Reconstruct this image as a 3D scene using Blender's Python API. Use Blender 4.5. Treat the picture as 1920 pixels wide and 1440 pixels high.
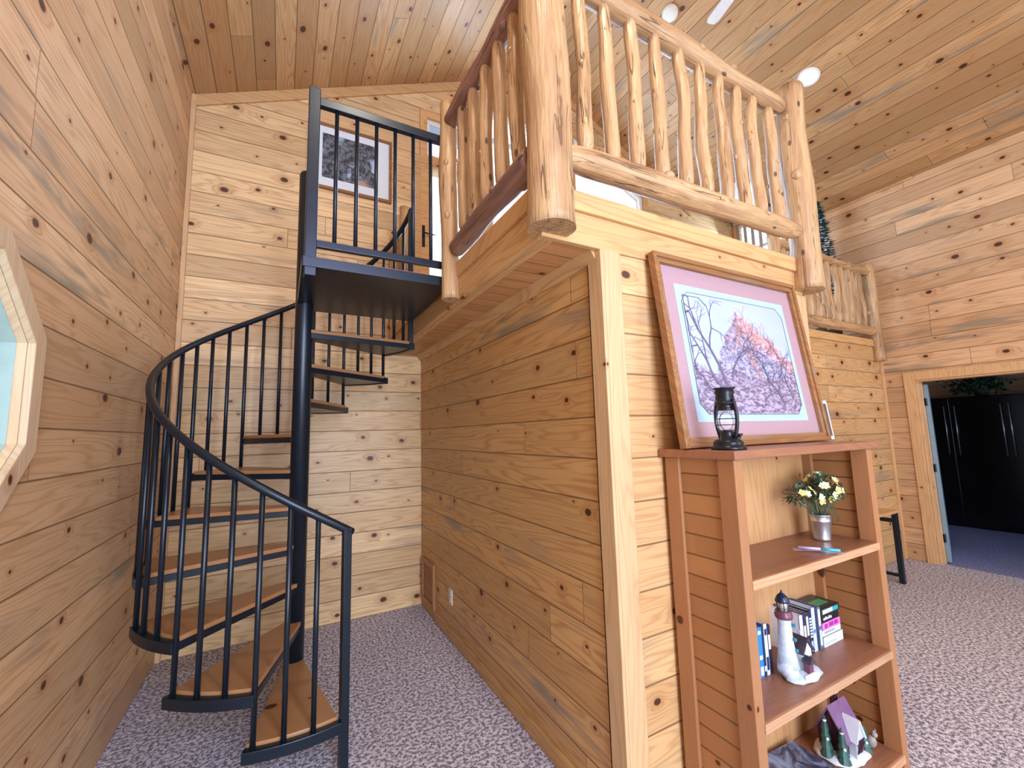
import bpy, bmesh, math, random
from mathutils import Vector, Matrix, Euler
random.seed(7)
for o in list(bpy.data.objects): bpy.data.objects.remove(o)
SC = bpy.context.scene
COL = SC.collection
R = math.radians

# ------------------------------------------------------------------ camera
def _rz(t): return Matrix.Rotation(t, 3, 'Z')
def _rx(t): return Matrix.Rotation(t, 3, 'X')
def _ry(t): return Matrix.Rotation(t, 3, 'Y')
cam_d = bpy.data.cameras.new('camera')
cam = bpy.data.objects.new('camera', cam_d); COL.objects.link(cam)
cam_d.sensor_width = 36; cam_d.lens = 794.3/1920*36; cam_d.clip_start = .02; cam_d.clip_end = 300
M3 = _rz(-0.49736797) @ _rx(0.11568153) @ _ry(0.02690572) @ _rx(math.pi/2)
cam.matrix_world = Matrix.Translation((0, 0, 1.62)) @ M3.to_4x4()
SC.camera = cam

# ------------------------------------------------------------------ view, world, lights
SC.view_settings.view_transform = 'Standard'
SC.view_settings.look = 'None'
SC.view_settings.gamma = 1
SC.view_settings.use_curve_mapping = False
SC.view_settings.exposure = -0.18
W = bpy.data.worlds.new('world'); SC.world = W; W.use_nodes = True
nt = W.node_tree
bg = nt.nodes['Background']
bg.inputs['Color'].default_value = (.80, .90, 1.0, 1); bg.inputs['Strength'].default_value = 2.6
SC.cycles.max_bounces = 8
SC.cycles.diffuse_bounces = 5

def area(name, loc, target, sx, sy, power, color, spread=180):
    d = bpy.data.lights.new(name, 'AREA'); d.shape = 'RECTANGLE'; d.size = sx; d.size_y = sy
    d.energy = power; d.color = color; d.spread = R(spread)
    o = bpy.data.objects.new(name, d); COL.objects.link(o); o.location = loc
    o.rotation_euler = (Vector(target)-Vector(loc)).to_track_quat('-Z', 'Z').to_euler()
    return o
# daylight entering through the room's windows, plus one added far-room fill
area('daylight_glass_door', (.6, -2.96, 1.5), (.3, 2, .9), 2.3, 2.7, 330, (.64, .78, 1.0))
area('daylight_rear_window_right', (4.6, -2.96, 2.6), (3.9, 1, 2.4), 2.4, 3.2, 92, (.92, .94, 1.0))
area('daylight_rear_transom', (.5, -2.96, 3.9), (-.2, 1.5, 3.7), 1.8, .8, 140, (.52, .58, 1.0))
area('daylight_octagon_window', (-1.36, 1.63, 1.85), (1, 1.75, 1.7), .7, .7, 1.2, (.74, 1.0, .95))
area('daylight_gable_window', (2.4, 4.2, 4.3), (2.4, 0, 3.9), .6, 2.2, 60, (.50, .72, 1.0))
area('daylight_gable_window_right', (3.95, 4.2, 4.2), (3.95, 0, 3.9), 1.1, 1.7, 60, (.50, .72, 1.0))
area('far_room_fill', (8.2, -1.3, 1.7), (8.6, 2, .6), 1.2, 1.2, 32, (.42, .62, 1.0))  # bluish fill added to brighten the far room; no window stands here
area('daylight_glazed_door', (1.6, 4.2, 3.9), (1.6, 0, 3.9), .5, 1.5, 30, (.50, .72, 1.0))
area('daylight_dormer_window', (6.5, 3.8, 4.6), (3, 2.6, 3.6), .8, .7, 30, (.50, .72, 1.0))

# ------------------------------------------------------------------ node helpers
class V:
    def __init__(s, g, sock): s.g = g; s.s = sock
    def _m(s, op, *a):
        n = s.g.nodes.new('ShaderNodeMath'); n.operation = op
        for i, x in enumerate((s,)+a):
            if isinstance(x, V): s.g.links.new(x.s, n.inputs[i])
            else: n.inputs[i].default_value = x
        return V(s.g, n.outputs[0])
    def __add__(s, o): return s._m('ADD', o)
    __radd__ = __add__
    def __mul__(s, o): return s._m('MULTIPLY', o)
    __rmul__ = __mul__
    def __sub__(s, o): return s._m('SUBTRACT', o)
    def __rsub__(s, o): return (s*-1)+o
    def __truediv__(s, o): return s._m('DIVIDE', o)
    def __pow__(s, o): return s._m('POWER', o)
    def floor(s): return s._m('FLOOR')
    def fract(s): return s._m('FRACT')
    def abs(s): return s._m('ABSOLUTE')
    def sin(s): return s._m('SINE')
    def sqrt(s): return s._m('SQRT')
    def exp(s): return s._m('EXPONENT')
    def min(s, o): return s._m('MINIMUM', o)
    def max(s, o): return s._m('MAXIMUM', o)
    def gt(s, o): return s._m('GREATER_THAN', o)
    def lt(s, o): return s._m('LESS_THAN', o)
    def ramp(s, a, b, lo=0., hi=1.):
        n = s.g.nodes.new('ShaderNodeMapRange'); n.interpolation_type = 'SMOOTHSTEP'
        s.g.links.new(s.s, n.inputs[0])
        for i, x in enumerate((a, b, lo, hi)):
            if isinstance(x, V): s.g.links.new(x.s, n.inputs[i+1])
            else: n.inputs[i+1].default_value = x
        return V(s.g, n.outputs[0])

class G:
    def __init__(s, name):
        s.m = bpy.data.materials.new(name); s.m.use_nodes = True
        s.t = s.m.node_tree; s.nodes = s.t.nodes; s.links = s.t.links
        s.b = s.nodes['Principled BSDF']
    def xyz(s, kind='Object'):
        tc = s.nodes.new('ShaderNodeTexCoord'); sp = s.nodes.new('ShaderNodeSeparateXYZ')
        s.links.new(tc.outputs[kind], sp.inputs[0])
        return [V(s, sp.outputs[i]) for i in range(3)]
    def vec(s, x=0., y=0., z=0.):
        n = s.nodes.new('ShaderNodeCombineXYZ')
        for i, a in enumerate((x, y, z)):
            if isinstance(a, V): s.links.new(a.s, n.inputs[i])
            else: n.inputs[i].default_value = a
        return n.outputs[0]
    def noise(s, vec, scale=1., detail=2., rough=.5, dist=0.):
        n = s.nodes.new('ShaderNodeTexNoise'); s.links.new(vec, n.inputs['Vector'])
        n.inputs['Scale'].default_value = scale; n.inputs['Detail'].default_value = detail
        n.inputs['Roughness'].default_value = rough; n.inputs['Distortion'].default_value = dist
        return V(s, n.outputs[0])
    def white(s, vec):
        n = s.nodes.new('ShaderNodeTexWhiteNoise'); n.noise_dimensions = '3D'
        s.links.new(vec, n.inputs['Vector']); return V(s, n.outputs['Value'])
    def mix(s, fac, a, b, mode='MIX'):
        n = s.nodes.new('ShaderNodeMix'); n.data_type = 'RGBA'; n.blend_type = mode
        for i, x in ((0, fac), (6, a), (7, b)):
            if isinstance(x, V): s.links.new(x.s, n.inputs[i])
            elif hasattr(x, 'is_linked'): s.links.new(x, n.inputs[i])
            elif i == 0: n.inputs[0].default_value = x
            else: n.inputs[i].default_value = (*x, 1)
        return n.outputs[2]
    def color(s, c): s.links.new(c, s.b.inputs['Base Color'])
    def bump(s, h, dist=.005, strength=.6):
        n = s.nodes.new('ShaderNodeBump'); s.links.new(h.s, n.inputs['Height'])
        n.inputs['Distance'].default_value = dist; n.inputs['Strength'].default_value = strength
        s.links.new(n.outputs[0], s.b.inputs['Normal'])
    def rnd(s):
        n = s.nodes.new('ShaderNodeObjectInfo'); return V(s, n.outputs['Random'])

def mul(c, k): return tuple(min(1, x*k) for x in c)

def pine(name, run='X', across='Z', w=.185, base=(.70, .45, .22), red=(.40, .15, .045), knots=.72,
         plank=True, rough=.42, length=3.7, ascale=1., stain=.5, kscale=1., tone=.3, grain=.42, joint=True):
    g = G(name); c = dict(zip('XYZ', g.xyz()))
    u = c[run]; vm = c[across]*ascale
    v = vm/w
    if not plank:
        third = [a for a in 'XYZ' if a not in (run, across)][0]
        vm = vm + c[third]*.73; v = vm/w
        idn = (v*0.)
        rn = g.rnd()
    else:
        idn = v.floor(); rn = g.white(g.vec(idn, 3.7, 1.1))
    u2 = u + rn*17.3
    b = u2/length; bid = b.floor(); fb = b-bid
    r2 = g.white(g.vec(idn, bid, 5.2)) if plank else rn
    ks = .33*kscale
    vo = g.nodes.new('ShaderNodeTexVoronoi'); vo.voronoi_dimensions = '2D'; vo.inputs['Randomness'].default_value = .9
    g.links.new(g.vec(u2/ks + rn*3., v, 0.), vo.inputs['Vector']); vo.inputs['Scale'].default_value = 1
    sp = g.nodes.new('ShaderNodeSeparateXYZ'); g.links.new(vo.outputs['Position'], sp.inputs[0])
    sc = g.nodes.new('ShaderNodeSeparateColor'); g.links.new(vo.outputs['Color'], sc.inputs[0])
    cr, cg = V(g, sc.outputs[0]), V(g, sc.outputs[1])
    du = (V(g, sp.outputs[0]) - (u2/ks + rn*3.))*ks
    dv = (V(g, sp.outputs[1]) - v)*w
    wob = g.noise(g.vec(u2*40., vm*40., rn), 1., 1.)
    d = ((du*.72)*(du*.72) + dv*dv).sqrt() + (wob-.5)*.006
    kr = (cr*cr)*.018+.005
    ex = cg.gt(1-knots)
    q = d/kr
    knot = q.ramp(.8, 1.25, 1., 0.)*ex
    halo = ((q*q*-.16).exp())*ex
    n = g.noise(g.vec(u2*.5, vm*7.5, r2*31.), 1., 2., .45, .15)
    ph = n*17. + halo*1.8
    line = ((ph*6.283).sin()*.5+.5)**3.
    fib = g.noise(g.vec(u2*5., vm*190., r2*9.), 1., 2.)
    st = g.noise(g.vec(u2*.9, vm*6., r2*13.+4.), 1., 3., .6).ramp(.54, .70)*r2.ramp(.3, .75)*stain
    base_c = g.mix(r2, mul(base, 1-tone*.55), mul(base, 1+tone*.45))
    hue = g.mix(rn*.5, base_c, mul((base[0]*.98, base[1]*.86, base[2]*.74), 1.))
    c1 = g.mix(line*grain, hue, (red[0]*.95, red[1]*1.15, red[2]*1.2))
    c2 = g.mix(fib.ramp(.35, .75)*.16, c1, red)
    c3 = g.mix(st, c2, (.26, .215, .15))
    c4 = g.mix(halo*.55, c3, (.36, .13, .04))
    c5 = g.mix(knot*.93, c4, (.045, .014, .008))
    h = fib*.06 + line*-.05
    if plank:
        f = v-idn
        e = f.min(1-f)*w
        gr = e.ramp(.0012, .0048, 1., 0.)
        if joint:
            ej = fb.min(1-fb)*length
            gr = gr.max(ej.ramp(.0008, .003, .9, 0.))
        c5 = g.mix(gr*.72, c5, (.10, .045, .018))
        h = h - gr
    g.color(c5)
    g.b.inputs['Roughness'].default_value = rough
    g.b.inputs['Specular IOR Level'].default_value = .35
    g.bump(h, .005, .7)
    return g.m

def logwood(name, base=(.70, .47, .24), dark=(.42, .22, .09), scar=0.):
    g = G(name); x, y, z = g.xyz(); r = g.rnd()
    a = g.noise(g.vec(x*16.+r*20., y*16., z*1.6), 1., 4., .6, .3)
    f = g.noise(g.vec(x*80.+r*9., y*80., z*5.), 1., 2.)
    bl = g.noise(g.vec(x*7., y*7., z*4.+r*30.), 1., 3., .6)
    cr = g.noise(g.vec(x*22.+5., y*22.+r*11., z*1.1), 1., 2.)
    crack = (cr-.5).abs().ramp(.004, .015, 1., 0.)*bl.ramp(.46, .60)
    c = g.mix(r*.7, mul(base, 1.08), mul(base, .84))
    c = g.mix(a.ramp(.42, .68)*.65, c, dark)
    c = g.mix(f.ramp(.4, .7)*.4, c, dark)
    c = g.mix(bl.ramp(.5, .72)*(.35+scar), c, (.25, .12, .065))
    c = g.mix(crack*.65, c, (.12, .05, .02))
    vo = g.nodes.new('ShaderNodeTexVoronoi'); g.links.new(g.vec(x*9., y*9., z*4.3+r*17.), vo.inputs['Vector']); vo.inputs['Scale'].default_value = 1
    k = V(g, vo.outputs['Distance']).ramp(.07, .11, 1., 0.)
    c = g.mix(k*.85, c, (.05, .02, .012))
    g.color(c); g.b.inputs['Roughness'].default_value = .38
    g.bump(a*.6+f*.4-crack, .012, .8)
    return g.m

def plain(name, col, rough=.5, metal=0., nz=.12, ns=30., spec=.5, alpha=1., trans=0., emis=0.):
    g = G(name); x, y, z = g.xyz()
    n = g.noise(g.vec(x, y, z), ns, 3.)
    g.color(g.mix(n, mul(col, 1-nz), mul(col, 1+nz)))
    g.b.inputs['Roughness'].default_value = rough; g.b.inputs['Metallic'].default_value = metal
    g.b.inputs['Specular IOR Level'].default_value = spec
    if trans: g.b.inputs['Transmission Weight'].default_value = trans; g.b.inputs['IOR'].default_value = 1.45
    if alpha < 1: g.b.inputs['Alpha'].default_value = alpha
    if emis:
        g.b.inputs['Emission Color'].default_value = (*col, 1); g.b.inputs['Emission Strength'].default_value = emis
    return g.m

def carpet(name, a, b, c):
    g = G(name); x, y, z = g.xyz()
    n1 = g.noise(g.vec(x, y, z), 52., 3., .6)
    n2 = g.noise(g.vec(x, y, z), 150., 2., .6)
    n3 = g.noise(g.vec(x*1.5, y*.7, z), 3., 2., .5)
    col = g.mix(n1.ramp(.42, .58), a, b)
    col = g.mix(n2.ramp(.5, .75)*.8, col, c)
    col = g.mix(n3*.25, col, mul(a, .9))
    g.color(col); g.b.inputs['Roughness'].default_value = .95; g.b.inputs['Specular IOR Level'].default_value = .1
    g.bump(n1+n2*.6, .012, .7)
    return g.m

def glass(name, tint=(.9, .96, 1.), a=.12):
    g = G(name); x, y, z = g.xyz()
    n = g.noise(g.vec(x, y, z), 2., 1.)
    g.color(g.mix(n, mul(tint, .97), tint))
    g.b.inputs['Roughness'].default_value = .03; g.b.inputs['Alpha'].default_value = a
    return g.m

PB = (.72, .47, .235)
M = {}
M['wall_xz'] = pine('pine_planks_run_x', 'X', 'Z', .187, (.73, .52, .27), tone=.5, stain=.6)
M['wall_yz'] = pine('pine_planks_run_y', 'Y', 'Z', .187, (.64, .42, .235), knots=.6, tone=.5, stain=.9)
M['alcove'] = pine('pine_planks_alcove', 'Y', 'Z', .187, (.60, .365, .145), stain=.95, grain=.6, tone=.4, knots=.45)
M['pic'] = pine('pine_planks_picture_wall', 'X', 'Z', .187, (.66, .415, .195), stain=.6)
M['ceil'] = pine('pine_planks_ceiling', 'Y', 'X', .165, (.50, .305, .14), knots=.7, ascale=1.0985, stain=1.0, tone=.55, grain=.6)
M['soffit'] = pine('pine_planks_soffit', 'X', 'Y', .12, (.58, .30, .12), knots=.2, stain=.1)
M['trim'] = pine('pine_trim', 'Z', 'X', .12, (.69, .46, .24), plank=False, knots=.25, stain=.1, grain=.25)
M['trim_y'] = pine('pine_trim_along_y', 'Y', 'Z', .12, (.70, .43, .19), plank=False, knots=.25, stain=.1)
M['trim_x'] = pine('pine_trim_along_x', 'X', 'Z', .12, (.66, .41, .18), plank=False, knots=.25, stain=.1)
M['shelf'] = pine('reddish_pine_shelf', 'X', 'Y', .2, (.29, .125, .072), plank=False, knots=.25, stain=.1, rough=.35)
M['stile'] = pine('reddish_pine_upright', 'Z', 'X', .2, (.385, .18, .082), plank=False, knots=.35, stain=.1, rough=.38)
M['edge'] = pine('pale_shelf_edge', 'X', 'Z', .1, (.58, .33, .19), plank=False, knots=.1, stain=0)
M['side'] = pine('bookcase_side_planks', 'Y', 'Z', .084, (.36, .17, .068), knots=.25, stain=.1, joint=False)
M['bback'] = pine('bookcase_back_panel', 'Z', 'X', .2, (.52, .30, .14), plank=False, knots=.4, stain=.2)
M['tread'] = pine('varnished_tread_wood', 'X', 'Y', .25, (.38, .20, .09), plank=False, knots=.35, stain=.0, rough=.3)
M['oak'] = pine('oak_frame', 'X', 'Z', .1, (.25, .12, .05), plank=False, knots=.0, stain=.5, rough=.35, grain=.7)
M['pale_trim'] = pine('pale_pine_trim', 'Z', 'Y', .12, (.66, .50, .32), plank=False, knots=.2, stain=.0, grain=.2)
M['reveal'] = plain('pale_painted_reveal', (.34, .44, .39), .5)
M['log'] = logwood('peeled_log', (.58, .365, .175), (.30, .145, .06))
M['log_dark'] = logwood('scarred_log', (.34, .19, .13), (.12, .055, .05), .5)
M['steel'] = plain('black_painted_steel', (.006, .014, .024), .32, .25, .2, 18., .6)
M['black'] = plain('black_enamel', (.012, .014, .018), .3, .4)
M['carpet'] = carpet('speckled_carpet', (.19, .165, .20), (.80, .75, .80), (.95, .92, .96))
M['carpet2'] = carpet('blue_carpet', (.16, .17, .30), (.28, .30, .48), (.38, .40, .58))
M['white'] = plain('white_paint', (.78, .77, .72), .5)
M['ivory'] = plain('ivory_plastic', (.75, .72, .58), .45)
M['glass'] = glass('window_glass')
M['galv'] = plain('galvanised_metal', (.55, .58, .62), .32, .9, .25, 40.)

# ------------------------------------------------------------------ mesh helpers
WL = {}
def wl(o): return WL.get(o.name, Vector((0, 0, 0))) if o else Vector((0, 0, 0))

class MB:
    def __init__(s): s.v = []; s.f = []; s.sm = []
    def add(s, vs, fs, smooth=False):
        n = len(s.v); s.v += [tuple(p) for p in vs]
        for f in fs: s.f.append([i+n for i in f]); s.sm.append(smooth)
        return s
    def box(s, x0, x1, y0, y1, z0, z1):
        x0, x1 = sorted((x0, x1)); y0, y1 = sorted((y0, y1)); z0, z1 = sorted((z0, z1))
        vs = [(x, y, z) for x in (x0, x1) for y in (y0, y1) for z in (z0, z1)]
        return s.add(vs, [(0, 1, 3, 2), (4, 6, 7, 5), (0, 4, 5, 1), (2, 3, 7, 6), (0, 2, 6, 4), (1, 5, 7, 3)])
    def prism(s, poly, d):      # poly: 3d points of one face, d: extrusion vector
        n = len(poly); d = Vector(d); a = [Vector(p) for p in poly]
        b = [p+d for p in a]
        return s.add(a+b, [list(range(n))[::-1], list(range(n, 2*n))] + [(i, (i+1) % n, n+(i+1) % n, n+i) for i in range(n)])
    def obox(s, c, ax, hx, ay, hy, hz):     # oriented box: centre, unit axes
        c = Vector(c); ax = Vector(ax).normalized(); ay = Vector(ay).normalized(); az = ax.cross(ay).normalized()
        vs = [c+ax*(hx*i)+ay*(hy*j)+az*(hz*k) for i in (-1, 1) for j in (-1, 1) for k in (-1, 1)]
        return s.add(vs, [(0, 1, 3, 2), (4, 6, 7, 5), (0, 4, 5, 1), (2, 3, 7, 6), (0, 2, 6, 4), (1, 5, 7, 3)])
    def tube(s, pts, rad, seg=12, caps=True, smooth=True, jit=0.):
        pts = [Vector(p) for p in pts]; n = len(pts)
        if not isinstance(rad, (list, tuple)): rad = [rad]*n
        up = None; vs = []
        for i, p in enumerate(pts):
            t = (pts[min(i+1, n-1)]-pts[max(i-1, 0)]).normalized()
            if up is None:
                up = Vector((1, 0, 0)) if abs(t.x) < .8 else Vector((0, 1, 0))
            a = (up - t*up.dot(t)).normalized(); up = a; b = t.cross(a)
            for k in range(seg):
                th = 2*math.pi*k/seg
                r = rad[i]*(1+(random.uniform(-jit, jit) if jit else 0))
                vs.append(p + a*(math.cos(th)*r) + b*(math.sin(th)*r))
        fs = [(i*seg+k, i*seg+(k+1) % seg, (i+1)*seg+(k+1) % seg, (i+1)*seg+k) for i in range(n-1) for k in range(seg)]
        s.add(vs, fs, smooth)
        m = len(s.v)-len(vs)
        if caps:
            s.f.append([m+k for k in range(seg)][::-1]); s.sm.append(False)
            s.f.append([m+(n-1)*seg+k for k in range(seg)]); s.sm.append(False)
        return s
    def lathe(s, prof, c=(0, 0, 0), seg=24, smooth=True):
        c = Vector(c); vs = []; n = len(prof)
        for r, z in prof:
            for k in range(seg):
                th = 2*math.pi*k/seg; vs.append(c+Vector((math.cos(th)*r, math.sin(th)*r, z)))
        fs = [(i*seg+k, i*seg+(k+1) % seg, (i+1)*seg+(k+1) % seg, (i+1)*seg+k) for i in range(n-1) for k in range(seg)]
        s.add(vs, fs, smooth)
        m = len(s.v)-len(vs)
        s.f.append([m+k for k in range(seg)][::-1]); s.sm.append(False)
        s.f.append([m+(n-1)*seg+k for k in range(seg)]); s.sm.append(False)
        return s
    def ball(s, c, r, sq=(1, 1, 1), seg=10, rings=7, jit=0.):
        c = Vector(c); vs = []; fs = []
        for i in range(1, rings):
            ph = math.pi*i/rings
            for k in range(seg):
                th = 2*math.pi*k/seg; j = 1+random.uniform(-jit, jit)
                vs.append(c+Vector((math.sin(ph)*math.cos(th)*r*sq[0]*j, math.sin(ph)*math.sin(th)*r*sq[1]*j, math.cos(ph)*r*sq[2]*j)))
        vs.append(c+Vector((0, 0, r*sq[2]))); vs.append(c-Vector((0, 0, r*sq[2])))
        T = len(vs)-2
        for i in range(rings-2):
            for k in range(seg):
                fs.append((i*seg+k, (i+1)*seg+k, (i+1)*seg+(k+1) % seg, i*seg+(k+1) % seg))
        for k in range(seg):
            fs.append((T, k, (k+1) % seg)); fs.append((T+1, (rings-2)*seg+(k+1) % seg, (rings-2)*seg+k))
        return s.add(vs, fs, True)
    def xf(s, m):
        s.v = [tuple(m @ Vector(p)) for p in s.v]; return s
    def build(s, name, mat, parent=None, bevel=0., loc=None, quat=None):
        # vertices are in world space unless loc / quat are given
        L = wl(parent)
        me = bpy.data.meshes.new(name)
        vs = s.v if loc is not None else [tuple(Vector(p)-L) for p in s.v]
        me.from_pydata(vs, [], s.f); me.update()
        for p, sm in zip(me.polygons, s.sm): p.use_smooth = sm
        bm = bmesh.new(); bm.from_mesh(me); bmesh.ops.recalc_face_normals(bm, faces=bm.faces); bm.to_mesh(me); bm.free()
        me.materials.append(mat)
        o = bpy.data.objects.new(name, me); COL.objects.link(o)
        if parent: o.parent = parent
        if loc is not None:
            o.location = Vector(loc)-L
            if quat: o.rotation_mode = 'QUATERNION'; o.rotation_quaternion = quat
            WL[o.name] = Vector(loc)
        else: WL[o.name] = L.copy()
        if bevel:
            b = o.modifiers.new('bevel', 'BEVEL'); b.width = bevel; b.segments = 2; b.limit_method = 'ANGLE'
        return o

def tag(o, label, cat, group=None, kind=None):
    o['label'] = label; o['category'] = cat
    if group: o['group'] = group
    if kind: o['kind'] = kind
    return o
def thing(name, loc, label, cat, group=None):
    o = bpy.data.objects.new(name, None); COL.objects.link(o); o.location = loc; o.empty_display_size = .1
    WL[o.name] = Vector(loc)
    return tag(o, label, cat, group)
def struct(o): o['kind'] = 'structure'; return o
def B(*a): return MB().box(*a)

def cut(o, cutter):
    c = cutter.build('cutter', M['white'])
    md = o.modifiers.new('b', 'BOOLEAN'); md.operation = 'DIFFERENCE'; md.solver = 'EXACT'; md.object = c
    bpy.context.view_layer.update()
    dg = bpy.context.evaluated_depsgraph_get()
    me = bpy.data.meshes.new_from_object(o.evaluated_get(dg))
    o.modifiers.remove(md); o.data = me
    bpy.data.objects.remove(c)

# ------------------------------------------------------------------ room dimensions
XL, XR, YB, YF = -.78, 6.66, 4.24, -3.0
XW, YP, Y2, XF, XC = 1.238, 1.41, 2.45, .93, 2.86
ZE, SL, XM = 4.60, .4545, 2.93
ZR = ZE+SL*(XM-XL)
ZS, ZL = 2.44, 2.66
def zc(x): return ZE+SL*(x-XL) if x < XM else ZR-SL*(x-XM)

struct(B(XL-.15, XR+.06, YF-.15, YB+.15, -.12, 0).build('floor', M['carpet']))
struct(B(XR+.06, 10.2, -1.5, 4.0, -.12, -.002).build('floor_far_room', M['carpet2']))

# left wall with the octagonal window
o = struct(B(XL-.15, XL, YF-.15, YB+.15, 0, ZE+.05).build('wall_left', M['wall_yz']))
OC, OZ, OA = 1.63, 1.80, .42
def octa(ap, x0, dx, cy=OC, cz=OZ):
    Rr = ap/math.cos(math.pi/8)
    return MB().prism([(x0, cy+Rr*math.cos(math.pi/8+k*math.pi/4), cz+Rr*math.sin(math.pi/8+k*math.pi/4)) for k in range(8)], (dx, 0, 0))
cut(o, octa(OA, XL-.3, .5))
def octring(a0, a1, x0, x1):
    m = MB(); k0 = a0/math.cos(math.pi/8); k1 = a1/math.cos(math.pi/8)
    P = lambda r, k, x: (x, OC+r*math.cos(math.pi/8+k*math.pi/4), OZ+r*math.sin(math.pi/8+k*math.pi/4))
    for k in range(8):
        m.add([P(k0, k, x0), P(k0, k+1, x0), P(k1, k+1, x0), P(k1, k, x0), P(k0, k, x1), P(k0, k+1, x1), P(k1, k+1, x1), P(k1, k, x1)],
              [(0, 1, 2, 3), (4, 7, 6, 5), (0, 4, 5, 1), (2, 6, 7, 3)])
    return m
w1 = struct(octring(OA-.006, OA+.07, XL, XL+.022).build('window_1', M['pale_trim'], bevel=.004))
octring(OA-.006, OA+.01, XL-.025, XL).build('window_jamb', M['pale_trim'], w1)
octring(OA-.008, OA+.02, XL-.62, XL-.025).build('window_reveal', M['reveal'], w1)
octring(OA-.05, OA-.01, XL-.60, XL-.56).build('window_sash', M['white'], w1)
octa(OA-.03, XL-.59, .006).build('window_pane', M['glass'], w1)

# back gable wall with door and windows up in the loft
gable = [(XL-.15, YB, 0), (XR+.15, YB, 0), (XR+.15, YB, zc(5.6)), (5.6, YB, zc(5.6)), (XM, YB, ZR+.02), (XL-.15, YB, ZE+.02)]
o = struct(MB().prism(gable, (0, .15, 0)).build('wall_back', M['wall_xz']))
c = MB().box(1.33, 1.86, YB-.1, YB+.3, 2.86, 4.56).box(1.30, 1.90, YB-.1, YB+.3, 4.68, 5.15)
c.box(2.08, 2.72, YB-.1, YB+.3, 3.1, 5.55)
TRZ = [(3.33, 3.1), (4.60, 3.1), (4.60, 5.05), (3.33, 5.62)]
c.prism([(x, YB-.1, z) for x, z in TRZ], (0, .4, 0))
cut(o, c)
def winframe(name, poly, wd=.07, y=YB-.018, mull=(), mat=None):
    cx = sum(p[0] for p in poly)/len(poly); cz = sum(p[1] for p in poly)/len(poly)
    m = MB(); n = len(poly)
    # mitred casing ring
    def off(d):
        out = []
        for i in range(n):
            p0, p1, p2 = (Vector(poly[(i-1) % n]), Vector(poly[i]), Vector(poly[(i+1) % n]))
            e1 = (p1-p0).normalized(); e2 = (p2-p1).normalized()
            n1 = Vector((e1.y, -e1.x)); n2 = Vector((e2.y, -e2.x))
            b = (n1+n2).normalized(); out.append(p1+b*(d/max(.3, b.dot(n1))))
        return out
    a = off(-.01); b = off(wd)
    for i in range(n):
        j = (i+1) % n
        q = [a[i], a[j], b[j], b[i]]
        m.prism([(p.x, y, p.y) for p in q], (0, .022, 0))
    o = struct(m.build(name, mat or M['trim_x'], bevel=.003))
    s = MB(); a2 = off(-.05)
    a = off(0.)
    for i in range(n):
        j = (i+1) % n
        s.prism([(p.x, y+.05, p.y) for p in (a[i], a[j], a2[j], a2[i])], (0, .05, 0))
    for z in mull:
        xs = [p[0] for p in poly]; s.box(min(xs), max(xs), y+.05, y+.09, z-.025, z+.025)
    s.build('window_sash', M['white'], o)
    g_ = off(-.03)
    MB().prism([(p.x, y+.07, p.y) for p in g_], (0, .006, 0)).build('window_pane', M['glass'], o)
    return o
winframe('window_2', [(1.30, 4.68), (1.90, 4.68), (1.90, 5.15), (1.30, 5.15)])
winframe('window_3', [(2.08, 3.1), (2.72, 3.1), (2.72, 5.55), (2.08, 5.55)], mull=(5.17,))
winframe('window_4', TRZ, mull=(4.2,))
d1 = struct(MB().box(1.16, 1.24, YB-.02, YB, ZL, 4.66).box(1.95, 2.03, YB-.02, YB, ZL, 4.66).box(1.24, 1.95, YB-.02, YB, 4.58, 4.66).build('door_1', M['trim_x'], bevel=.003))
mb = MB().box(1.24, 1.33, YB-.012, YB, ZL+.01, 4.58).box(1.86, 1.95, YB-.012, YB, ZL+.01, 4.58).box(1.33, 1.86, YB-.012, YB, ZL+.01, 2.86).box(1.33, 1.86, YB-.012, YB, 4.56, 4.58)
mb.build('door_leaf', M['trim_x'], d1)
B(1.33, 1.86, YB+.04, YB+.046, 2.86, 4.56).build('door_glass', M['glass'], d1)
MB().box(1.25, 1.28, YB-.02, YB-.012, 3.62, 3.86).tube([(1.265, YB-.02, 3.76), (1.265, YB-.06, 3.76), (1.34, YB-.065, 3.75), (1.38, YB-.06, 3.755)], .008, 8).build('door_handle', M['black'], d1)
B(1.31, 1.89, YB+.06, YB+.075, 4.93, 5.15).build('window_blind', plain('pale_blue_blind', (.35, .62, .75), .6), None)
bpy.data.objects['window_blind']['kind'] = 'structure'

# right wall with doorway and dormer window
o = struct(B(XR, XR+.12, YF-.15, YB+.15, 0, 5.10).build('wall_right', M['wall_yz']))
c = MB().box(XR-.1, XR+.3, .9, 2.14, -.1, 2.12).box(XR-.1, XR+.3, 3.45, 4.15, 4.05, 4.98)
cut(o, c)
# dormer
YD, XD = 3.3, 5.6
ZD = zc(XD)
struct(MB().prism([(XD, YD, ZD), (XR, YD, zc(XR)), (XR, YD, ZD)], (0, -.03, 0)).build('wall_dormer', M['wall_xz']))
struct(B(XD-.05, XR+.12, YD-.03, YB+.1, ZD, ZD+.06).build('ceiling_dormer', M['ceil']))
m = MB()
for a in ((3.45-.06, 3.45, 4.05-.06, 5.04), (4.15, 4.21, 4.05-.06, 5.04), (3.45, 4.15, 3.99, 4.05), (3.45, 4.15, 4.98, 5.04)):
    m.box(XR-.02, XR, a[0], a[1], a[2], a[3])
w5 = struct(m.build('window_5', M['trim_y']))
B(XR+.05, XR+.09, 3.45, 4.15, 4.5, 4.54).build('window_sash', M['white'], w5)
B(XR+.06, XR+.066, 3.45, 4.15, 4.05, 4.98).build('window_pane', M['glass'], w5)

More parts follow.
